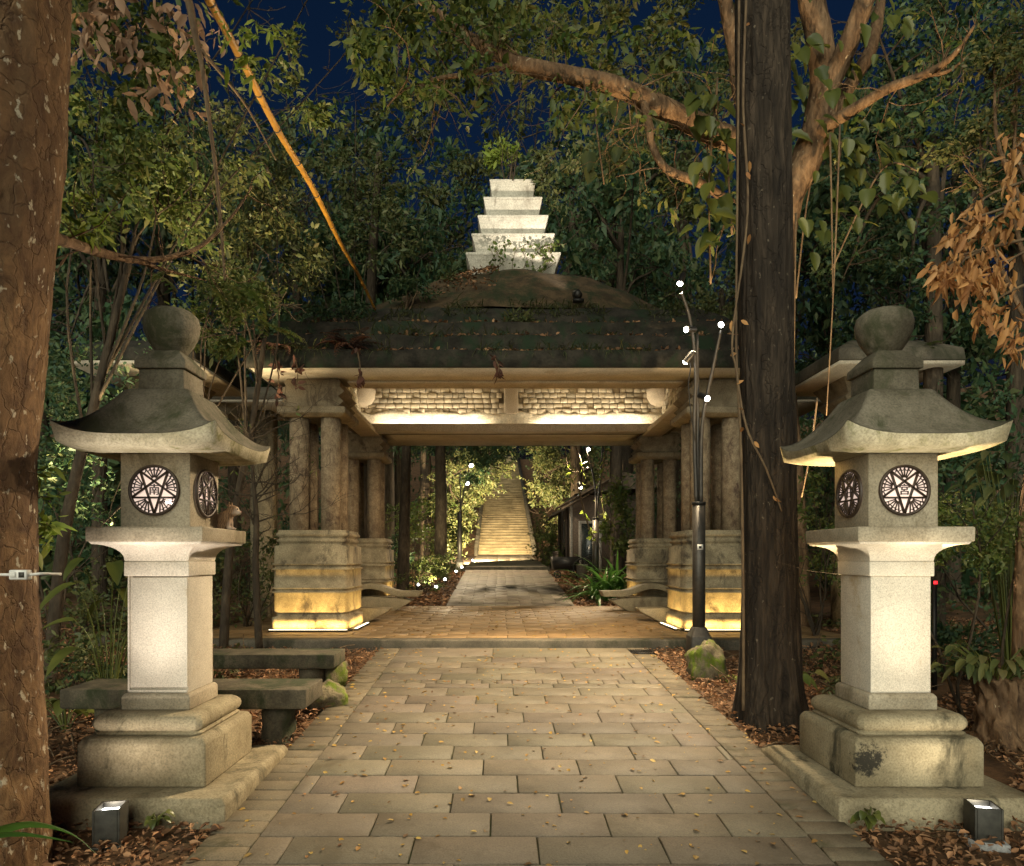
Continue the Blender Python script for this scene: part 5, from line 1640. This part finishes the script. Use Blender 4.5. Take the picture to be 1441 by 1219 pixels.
tree('leafy_tree', 'broad dark tree leaning over the right side of the staircase', B, 6.5, .2, [(-1.5, 0, 4.6, 1.0, 1.6, 1.8, 420), (-1.2, 2, 3.0, .9, 1.6, 1.5, 300), (-1.7, 2, 6.6, 1.0, 1.6, 1.3, 360), (0, 0, 4.5, 1.4, 1.5, 2, 360), (-1.4, 10, 9.5, 1.5, 2, 2.2, 420)], None, mat='leaf_olive', L=.17, W=.07)
SH = [  # px, base py handled by ground, Y, radii, n, mat, L, label
    (585, 24, (1.1, 1, 1.3), 330, 'leaf_mid', .12, 1.9, 'lit yellow green bush between the two slim trunks beyond the gate'),
    (630, 29, (1.0, 1, 1.5), 330, 'leaf_mid', .14, 2.2, 'tall lit bush behind the distant lamp post'),
    (643, 36, (.8, 1.2, 1.2), 260, 'leaf_olive', .15, 1.8, 'bush at the left foot of the staircase'),
    (592, 19.3, (.8, .8, .6), 300, 'leaf_mid', .08, .75, 'low dark green bush beside the nearest garden light'),
    (622, 22.5, (.6, .7, .5), 200, 'leaf_olive', .09, .65, 'low bush beside the second garden light'),
    (545, 20.5, (.9, .8, 1.0), 260, 'leaf_dark', .1, 1.2, 'dark bush seen past the left rear pillar'),
    (765, 31, (.8, 1.0, 1.2), 300, 'leaf_olive', .14, 1.5, 'bush at the right foot of the staircase'),
    (772, 28, (.5, .7, .8), 200, 'leaf_mid', .12, 1.0, 'light green bush left of the hand cart'),
    (925, 20, (1.2, 1, 1.6), 300, 'leaf_dark', .13, 2.4, 'dark bush seen past the right rear pillar'),
    (870, 19.8, (.55, .6, 1.2), 190, 'leaf_mid', .16, 2.7, 'drooping leafy shrub beside the right rear pillar above the lilies'),
    (440, 17.5, (1.0, .9, 1.4), 300, 'leaf_dark', .11, 2.0, 'dark shrub seen between the left pillars'),
    (1005, 18, (1.0, .9, 1.5), 260, 'leaf_dark', .11, 2.0, 'dark shrub seen between the right pillars'),
    (345, 11.6, (.7, .7, .9), 330, 'leaf_olive', .075, 1.3, 'olive shrub behind the bare sapling left of the gate'),
    (290, 13, (1.2, .9, 1.2), 380, 'leaf_dark', .1, 1.9, 'dark shrub behind the left lantern table'),
    (120, 9.6, (1.1, .8, 1.5), 600, 'leaf_dark', .075, 3.6, 'tall ivy like bush under the left pavilion eave'),
    (75, 8.3, (.55, .5, 1.0), 300, 'leaf_dark', .07, 3.0, 'narrow dark bush against the big left trunk'),
    (160, 9.8, (.9, .7, .6), 300, 'leaf_olive', .08, .7, 'low tangled bush in the dark left bed'),
    (115, 6.9, (.6, .4, .35), 200, 'leaf_olive', .07, .4, 'low leafy plant in the left bed behind the nearer bench'),
    (1372, 6.15, (.4, .3, .36), 620, 'leaf_mid', .045, 2.3, 'dense lit yellow green bush beside the right lantern box'),
    (1150, 10.2, (.75, .6, 1.2), 420, 'leaf_mid', .07, 2.4, 'leafy bush between the dark trunk and the right lantern'),
    (1180, 12.5, (1.2, .8, 1.3), 380, 'leaf_olive', .09, 3.2, 'olive bush under the right pavilion eave'),
    (1350, 7.6, (.6, .5, .45), 300, 'leaf_dark', .07, .55, 'low dark undergrowth right of the right lantern base'),
    (1415, 8.5, (1.0, .7, 1.4), 500, 'leaf_dark', .08, 2.4, 'tall dark bush at the right edge behind the stump'),
    (1310, 9.5, (1.0, .6, 1.5), 420, 'leaf_dark', .085, 2.6, 'dark bush behind the right lantern shaft'),
]
for (a, Y_, r, n_, mt, L_, h_, lab) in SH:
    X_ = (a - CX) / FPX * Y_
    shrub('shrub', lab, (X_, Y_, GN(X_, Y_)), r, n_, mt, 8, L_, L_ * .42, L_ * 2.6, 3 if Y_ < 10 else 6, 'shrubs of the garden', h_, oval=L_ < .09 and Y_ < 12)

# broad leaved plants
def broad_plant(label, base, n_, L_, h_, mat='leaf_broad', sx=.3, W=.5, droop=.8, lo=.4):
    t = thing('broad_leaf_plant', label, 'plant', base)
    m = MB(); cr = MB()
    for k in range(n_):
        a = random.uniform(0, 6.28); q = Vector((math.cos(a) * sx * random.uniform(.3, 1), math.sin(a) * sx * random.uniform(.3, 1), h_ * random.uniform(lo, 1)))
        m.tube(smooth_curve([(0, 0, -.03), q * .5 + Vector((0, 0, h_ * .15)), q], 4), lerp_list([.009, .004], 9), 5)
        d = Vector((math.cos(a), math.sin(a), random.uniform(-.3, .25)))
        big_leaf(cr, q, d, Vector((0, -.35, 1)), L_ * random.uniform(.7, 1.2), L_ * W * random.uniform(.8, 1.1), droop=droop)
    m.build('stem', M['leaf_broad'], t)
    cr.build('leaves', M[mat], t)
    return t


broad_plant('broad leaved fern like plant left of the left lantern box', P(150, 800, 6.3) * Vector((1, 1, 0)) + Vector((0, 0, GN(-3.6, 6.3))) if False else Vector((-3.6, 6.3, GN(-3.6, 6.3))), 13, .42, 1.55, sx=.5, W=.3)
broad_plant('green lobed plant growing over the stump at the right edge', Vector((4.08, 5.62, GN(4.05, 5.75) + .4)), 60, .16, .42, 'leaf_olive', sx=.45, W=.38, lo=.55)
broad_plant('broad leaves beside the right lantern roof at the right edge', Vector((4.95, 6.6, GN(4.95, 6.6))), 40, .2, 2.45, 'leaf_olive', sx=.5, W=.42, lo=.8)
broad_plant('pale leaved plant on the litter between dark trunk and right lantern', Vector((2.98, 7.0, GN(2.98, 7.0))), 12, .17, .35, 'leaf_mid', sx=.25, W=.7)
broad_plant('low round leaved plant in the left bed under the big trunk', Vector((-3.75, 5.9, GN(-3.75, 5.9))), 14, .17, .3, 'leaf_broad', sx=.35, W=.8)
broad_plant('tiny weed growing at the front edge of the left base slab', Vector((-2.03, 4.03, .03)), 9, .06, .07, 'leaf_broad', sx=.06, W=.7)
broad_plant('tiny dark weed growing at the front corner of the right base slab', Vector((2.17, 4.0, .03)), 12, .06, .1, 'leaf_broad', sx=.07, W=.7)
broad_plant('small bright weed at the right foot of the mossy rock', Vector((2.62, 7.7, GN(2.62, 7.7))), 8, .07, .1, 'leaf_bright', sx=.06, W=.7)
broad_plant('small plant sprouting on the right of the roof top', Vector((1.75, 12.3, 6.1)), 5, .2, .35, 'leaf_bright', sx=.1, W=.5)

t = thing('trunk_sprout', 'bright green leafy sprigs sprouting at the right edge of the big trunk', 'plant', P(40, 720, 3.85))
q0 = P(40, 720, 3.85); m = MB(); cr = MB()
for (a, b, n_) in ((62, 662, 4), (70, 700, 3), (68, 738, 7), (66, 765, 5), (75, 740, 5)):
    e = P(a, b, 3.85) - q0
    m.tube(smooth_curve([Vector((-.04, .1, e.z - .05)), e * .5 + Vector((0, 0, e.z * .5)), e], 4), .004, 4)
    sprays(cr, np.array([e + Vector((random.gauss(0, .03), random.gauss(0, .03), random.gauss(0, .02))) for _ in range(n_)]), 5, .1, .07, .022, oval=True, droop=.2)
m.build('stem', M['vine'], t); cr.build('leaves', M['leaf_bright'], t)

# strap leaves at the lower left corner and lilies beyond the gate
t = thing('strap_plant', 'striped green strap leaf arching in at the lower left corner', 'plant', (-2.1, 2.75, 0.02))
m = MB()
o_ = Vector((-2.1, 2.75, .02))
def strap(pts, W_):
    c = smooth_curve(pts, 6); n_ = len(c); v, f = [], []
    for i, q in enumerate(c):
        u = i / (n_ - 1); w_ = W_ * .5 * (.55 + .45 * math.sin(math.pi * min(1, u * 1.3)) if u < .6 else (1 - u) / .4 * .98 + .005)
        d = (c[min(i + 1, n_ - 1)] - c[max(i - 1, 0)]).normalized(); s_ = Vector((0, -.75, .66)); s_ = (s_ - d * s_.dot(d)).normalized(); k_ = d.cross(s_) * w_ * .25
        v += [q - s_ * w_ + k_, q - s_ * w_ * .5, q, q + s_ * w_ * .5, q + s_ * w_ + k_]
    for i in range(n_ - 1):
        for j in range(4): f.append((i * 5 + j, i * 5 + j + 1, i * 5 + j + 6, i * 5 + j + 5))
    m.add(v, f)
base_ = Vector((-2.5, 2.95, .0)) - o_
strap([base_, P(-60, 1215, 2.9) - o_, P(-10, 1172, 2.88) - o_, P(45, 1158, 2.86) - o_, P(100, 1172, 2.84) - o_, P(138, 1204, 2.82) - o_], .07)
strap([base_, P(-80, 1220, 2.85) - o_, P(-30, 1182, 2.8) - o_, P(20, 1172, 2.78) - o_, P(70, 1178, 2.76) - o_, P(105, 1186, 2.75) - o_], .055)
strap([base_, base_ + Vector((-.1, -.1, .35)), base_ + Vector((-.3, -.1, .5)), base_ + Vector((-.6, -.15, .3))], .06)
strap([base_, base_ + Vector((.03, -.15, .25)), base_ + Vector((.1, -.35, .3)), base_ + Vector((.15, -.6, .1))], .06)
m.build('blades', M['lily'], t, smooth=True)
B = Vector((2.95, 18.0, GN(2.95, 18.0)))
for (dx, dy, s_, n_, lab) in ((-.25, -.1, 1.0, 90, 'green spider lily clump at the foot of the vine draped lamp'), (.35, .25, 1.0, 90, 'green spider lily clump between lamp and right rear pillar')):
    t = thing('lily_clump', lab, 'plant', (B.x + dx, B.y + dy, B.z + .03), 'spider lilies beyond the gate')
    m = MB()
    for k in range(n_):
        a = random.uniform(0, 6.28); e = random.uniform(.35, 1.3)
        blade_strip(m, (random.gauss(0, .18), random.gauss(0, .12), 0), (math.cos(a) * math.cos(e), math.sin(a) * math.cos(e), math.sin(e)), random.uniform(1.1, 1.95), random.uniform(.05, .085), random.uniform(.9, 1.9), 8)
    m.build('blades', M['lily'], t, smooth=True)

# bare sapling
B = Vector((-3.33, 9.4, GN(-3.33, 9.4)))
t = thing('bare_sapling', 'thin bare sapling with many twigs in front of the left front pillar', 'tree', B)
m = MB(); tips = []
c = smooth_curve([P(365, 915, 9.4) - B, P(360, 800, 9.4) - B, P(361, 735, 9.4) - B, P(357, 680, 9.4) - B, P(352, 610, 9.4) - B], 6)
m.tube(c, lerp_list([.055, .045, .04, .026, .012], len(c)), 9, .08, 4)
for k in range(22):
    q = c[random.randint(9, len(c) - 1)]
    branch(m, q, Vector((random.gauss(0, 1), random.gauss(0, .5), random.uniform(.1, .8))), random.uniform(.5, .95), .013, 2, tips, .6, 5, 3, .12, .2, .0028)
m.build('trunk', M['bark_grey'], t, smooth=True)
cr = MB(); ii = [tips[k] for k in range(0, len(tips), 14)]
sprays(cr, np.array(ii), 3, .08, .06, .024, oval=True, droop=.4)
cr.build('leaves', M['leaf_mid'], t)

# vine beyond the gate
q = lambda a, b, Y_=18.3: P(a, b, Y_)
liana('vine with yellow leaves dangling beside the lamp beyond the gate', [q(800, 600), q(820, 660), q(816, 690), q(822, 720), q(830, 745), q(836, 757)], .022, 26, 'vine', 'leaf_bright', L=.2)
liana('looping pale vine around the lamp beyond the gate', [q(852, 600), q(850, 650), q(846, 680), q(850, 720), q(862, 738)], .014, 16, 'vine', 'leaf_bright', L=.18)
liana('low hanging loop of vine left of the lamp beyond the gate', [q(795, 600), q(797, 650), q(805, 664), q(815, 664)], .014, 4, 'vine', 'leaf_bright', L=.18)

# plants on the roof and spire
SX, SY = GX, GY
t = shrub('roof_plant', 'yellow leaved plant sprouting from the very top of the spire', (SX - .1, SY - .4, FZ + 8.63), (.5, .25, .38), 60, 'leaf_bright', 7, .12, .04, .26, 6, 'plants on the roof', .62, -.5, 'plant', oval=True)
t = thing('ivy', 'green ivy creeping over the lowest two tiers of the spire', 'ivy', (SX, SY - .9, FZ + 6.6), 'plants on the roof')
m = MB(); cr = MB(); pos = []
for k in range(13):
    x0 = random.uniform(-.45, .65); c = smooth_curve([(x0, -.03, 0), (x0 + random.uniform(-.1, .25), -.04, .2), (x0 + random.uniform(-.1, .4), -.05, .42), (x0 + random.uniform(0, .5), .02, .55)], 5)
    m.tube(c, .005, 4); pos += [Vector(p) + Vector((random.gauss(0, .03), -.03, random.gauss(0, .03))) for p in c]
pos = np.array([p for p in pos])
d = RNG.normal(size=(len(pos), 3)); d[:, 1] -= .5; d[:, 2] -= .4
leaves(cr, pos, d, RNG.uniform(.05, .1, len(pos)), RNG.uniform(.04, .07, len(pos)), oval=True)
m.build('stem', M['vine'], t); cr.build('leaves', M['leaf_mid'], t)
def fern(label, base, n_, L_, mat, spread=1.0, name='fern', grp='plants on the roof'):
    t = thing(name, label, 'fern', base, grp)
    m = MB()
    for k in range(n_):
        a = random.uniform(0, 6.28); e = random.uniform(.2, 1.1)
        frond(m, (0, 0, 0), (math.cos(a) * math.cos(e), math.sin(a) * math.cos(e), math.sin(e)), L_ * random.uniform(.6, 1.1), L_ * .2, random.uniform(1.0, 2.0), 14)
    m.build('fronds', M[mat], t)
fern('reddish dry fern on the left shoulder of the roof', (-1.95, 10.9, 5.05), 16, .75, 'redtwig')
fern('reddish dry fern drooping over the left part of the eave', (-2.3, 10.45, 4.78), 18, .7, 'redtwig')
fern('small green fern on the roof step left of the middle', (-1.3, 10.75, 5.05), 8, .4, 'leaf_mid')
fern('tiny fern on the roof eave right of the middle', (.75, 10.55, 4.78), 7, .35, 'leaf_olive')
fern('dark dry fern near the left corner of the gate eave', (-3.4, 10.5, 4.76), 14, .65, 'redtwig')
for (x_, y_, z_, rr, lab) in ((-1.5, 11.35, 5.75, .45, 'dark weedy bush on the left shoulder of the roof mound'), (-2.6, 11.0, 5.2, .55, 'dark bush over the left end of the roof'), (-3.2, 11.6, 5.1, .6, 'dark bush at the far left corner of the roof'), (-.75, 12.5, 6.5, .3, 'twiggy weeds at the left foot of the spire'), (2.9, 11.3, 5.3, .35, 'low weeds on the right shoulder of the roof'), (.3, 10.85, 5.2, .22, 'small weed on the roof step below the spire')):
    shrub('roof_weed', lab, (x_, y_, z_), (rr, rr * .7, rr * .55), int(420 * rr), 'leaf_dark' if x_ < -1 else 'leaf_olive', 7, .07, .025, .2, 5, 'plants on the roof', rr * .8, -.3, 'plant', bk='vine')
fern('yellow green fern on the right pavilion roof', (6.45, 10.3, 4.75), 14, .38, 'leaf_mid')
fern('dark feathery fern in the left bed behind the lantern', (-4.1, 7.3, GN(-4.1, 7.3) + .1), 16, .8, 'leaf_dark', grp=None)
fern('feathery fern in the right bed under the broad leaved plant', (3.75, 7.0, GN(3.75, 7.0) + .1), 14, .7, 'leaf_olive', grp=None)
for (a, b, e_, lab) in ((505, 490, 545, 'dry vine hanging over the eave left of the middle'), (390, 500, 560, 'dry vine hanging over the left corner of the eave'), (417, 500, 545, 'short dry vine hanging over the left pillar'), (700, 505, 530, 'tiny tuft hanging from the eave below the spire')):
    liana(lab, [P(a - 3, b, 10.22), P(a + 2, (b + e_) / 2, 10.2), P(a, e_, 10.2)], [.012, .01, .004], 24, 'vine', 'redtwig', 'roof_vine', L=.13)

mb = MB(); n = 3400
a_ = RNG.uniform(0, 6.28, n); q_ = RNG.uniform(.9, 2.85, n)
px_ = np.cos(a_) * q_; py_ = np.sin(a_) * q_ * .92
kp_ = ~((px_ > -.3) & (px_ < 1.9) & (py_ < -.6)); px_, py_ = px_[kp_], py_[kp_]; n = len(px_)
u_ = (2.9 - np.hypot(px_, py_)) / 2.1
z_ = FZ + 5.31 + 1.32 * np.sin(np.clip(u_, 0, 1) * 1.45) ** .9 + .05
d = RNG.normal(size=(n, 3)); d[:, 2] *= .3; L_ = RNG.uniform(.05, .11, n)
leaves(mb, np.stack([GX + px_, GY + py_, z_], 1), d, L_, L_ * .5, oval=True, flat=.6, fold=.2)
for (hx, hy, zz, k) in ((3.9, 3.44, 4.31, 420), (3.72, 3.26, 4.6, 360), (3.45, 3.0, 4.88, 420)):
    x_ = RNG.uniform(-hx, hx, k); y_ = -hy - RNG.uniform(-.06, .1, k)
    d = RNG.normal(size=(k, 3)); d[:, 2] *= .4; L_ = RNG.uniform(.05, .12, k)
    leaves(mb, np.stack([GX + x_, GY + y_, np.full(k, FZ + zz + .015)], 1), d, L_, L_ * .5, oval=True, flat=.4, fold=.2)
tag(mb.build('roof_litter', M['litter']), 'dry leaf litter lying on the gate roof', 'leaf litter', kind='stuff')
mb = MB()
for k in range(3600):
    hx, hy, zz = random.choice(((4.0, 3.56, 4.29), (3.9, 3.44, 4.3), (3.72, 3.26, 4.59), (3.45, 3.0, 4.87), (3.2, 2.8, 5.1), (2.9, 2.6, 5.3)))
    x_ = random.uniform(-hx, hx)
    if mnoise.noise(Vector((x_ * 1.3, zz * 2, 4))) < -.05: continue
    e = random.uniform(-.3, 1.2); a = random.uniform(-2.6, -.5)
    L_ = random.uniform(.06, .3) * (1.5 if x_ < -1 else 1)
    blade_strip(mb, (GX + x_, GY - hy + random.uniform(-.02, .05), FZ + zz), (math.cos(a) * math.cos(e), math.sin(a) * math.cos(e), math.sin(e)), L_, .012, random.uniform(.8, 2.2), 4)
tag(mb.build('roof_grass', M['leaf_olive']), 'thin dry grass and moss fringe on the edges of the gate roof', 'grass', kind='stuff')
# stump
B = Vector((4.18, 5.6, GN(4.18, 5.6)))
t = thing('tree_stump', 'rough orange brown stump under green leaves at the right edge', 'stump', B)
rings = []
for k in range(26):
    u = min(1, k / 21); z = -.1 + .66 * u; r = (.115 + .12 * math.exp(-max(0, z) * 5) + .03 * u) * (1 if k < 22 else (.8, .55, .3, .05)[k - 22])
    ring = []
    for a in np.linspace(0, 6.2, 72):
        q = Vector((math.cos(a), math.sin(a), z * 2.2))
        rr = r * (1 + .45 * mnoise.noise(q * 1.6) + .3 * mnoise.noise(q * 3.7 + Vector((3, 0, 0))) + .14 * mnoise.noise(q * 9))
        ring.append((-.22 * z + rr * math.cos(a), rr * math.sin(a), z + .09 * u * mnoise.noise(Vector((math.cos(a) * 2.5, math.sin(a) * 2.5, 7 + k * .05)))))
    rings.append(ring)
MB().loft(rings).build('wood', M['bark_fig'], t, smooth=True)
m = MB()
for k in range(16):
    a = random.uniform(2.2, 5.4); c = smooth_curve([(.1 * math.cos(a), .1 * math.sin(a), .1), (.4 * math.cos(a), .4 * math.sin(a), .04), (.8 * math.cos(a + .4), .8 * math.sin(a + .3), random.uniform(.0, .2))], 4)
    m.tube(c, lerp_list([.018, .01, .004], len(c)), 5, .2, 8)
m.build('root', M['bark_fig'], t, smooth=True)
# loose twigs in the beds
mb = MB()
for k in range(160):
    s = random.choice((-1, 1)); X_ = s * random.uniform(2.2, 5) + .2; Y_ = random.uniform(4.5, 9.3)
    if abs(abs(X_ - .2) - 2.47) < .8 and Y_ < 5.5: continue
    z_ = GN(X_, Y_) + .03; a = random.uniform(0, 6.28); L_ = random.uniform(.15, .6)
    d = Vector((math.cos(a), math.sin(a), random.uniform(-.05, .5)))
    p_ = Vector((X_, Y_, z_))
    mb.tube(smooth_curve([p_, p_ + d * L_ * .5 + Vector((0, 0, random.gauss(0, .03))), p_ + d * L_], 3), [.006] * 7, 4)
tag(mb.build('twigs', M['vine']), 'loose thin twigs lying about in the beds', 'twigs', kind='stuff')
# low ground cover deeper in the dark beds
mb = MB(); n = 5200
x = np.concatenate([RNG.uniform(-9, -2.6, n), RNG.uniform(3.0, 9, n)]); y = RNG.uniform(6.3, 12, 2 * n)
keep = ~((x > -4.8) & (x < 5.3) & (y > 9.5)); x, y = x[keep], y[keep]
dn = np.array([mnoise.noise(Vector((a * .8, b * .8, 33))) for a, b in zip(x, y)]); k = (dn > .02) & (np.abs(x - .2) > 3.2); x, y = x[k], y[k]
z = np.array([GN(a, b) for a, b in zip(x, y)]) + RNG.uniform(.02, .22, len(x))
d = RNG.normal(size=(len(x), 3)); d[:, 2] = np.abs(d[:, 2]) * .5; L = RNG.uniform(.05, .12, len(x))
leaves(mb, np.stack([x, y, z], 1), d, L, L * .5, oval=True)
tag(mb.build('ground_cover', M['leaf_olive']), 'low weedy ground cover in the dark beds', 'ground cover', kind='stuff')

# ------------------------------------------------------------------ sky, added fill sun, camera
w = bpy.data.worlds.new('World'); SC.world = w; w.use_nodes = True
nt = w.node_tree
sky = nt.nodes.new('ShaderNodeTexSky'); sky.sky_type = 'NISHITA'; sky.sun_disc = False
SUN_EL, SUN_AZ = R(-2.5), R(200)
sky.sun_elevation = SUN_EL; sky.sun_rotation = SUN_AZ; sky.ozone_density = 6; sky.air_density = 1.0; sky.dust_density = .3
mx = nt.nodes.new('ShaderNodeMix'); mx.data_type = 'RGBA'; mx.blend_type = 'MULTIPLY'; mx.inputs[0].default_value = 1
mx.inputs[7].default_value = (.9, 3.0, 1.15, 1)       # thin evening sky leans towards blue green
nt.links.new(sky.outputs[0], mx.inputs[6]); nt.links.new(mx.outputs[2], nt.nodes['Background'].inputs['Color'])
nt.nodes['Background'].inputs['Strength'].default_value = .115
sl = bpy.data.lights.new('fill_sun', 'SUN'); sl.energy = 1.2; sl.angle = R(60); sl.color = (.97, .96, .76)  # wide fill lamp added to lift the dark areas, not a real moon
so_ = bpy.data.objects.new('fill_sun', sl); COL.objects.link(so_)
so_.rotation_euler = (R(70), 0, R(-12))
cam = bpy.data.cameras.new('camera'); co = bpy.data.objects.new('camera', cam); COL.objects.link(co)
co.location = (0, 0, CAMZ); co.rotation_euler = (R(90), 0, 0)
cam.sensor_width = 36; cam.lens = 36 * FPX / 1441; cam.shift_x = (720.5 - CX) / 1441; cam.shift_y = (CY - 609.5) / 1441
cam.clip_start = .05; cam.clip_end = 600
SC.camera = co
SC.view_settings.view_transform = 'Standard'; SC.view_settings.look = 'None'; SC.view_settings.exposure = 1.6; SC.view_settings.gamma = 1
cy = SC.cycles
cy.max_bounces = 5; cy.diffuse_bounces = 4; cy.glossy_bounces = 2; cy.transmission_bounces = 3; cy.transparent_max_bounces = 4
cy.caustics_reflective = False; cy.caustics_refractive = False
cy.sample_clamp_indirect = 4; cy.sample_clamp_direct = 0
cy.use_denoising = True
try:
    cy.denoiser = 'OPENIMAGEDENOISE'; cy.denoising_input_passes = 'RGB_ALBEDO_NORMAL'
except Exception: pass
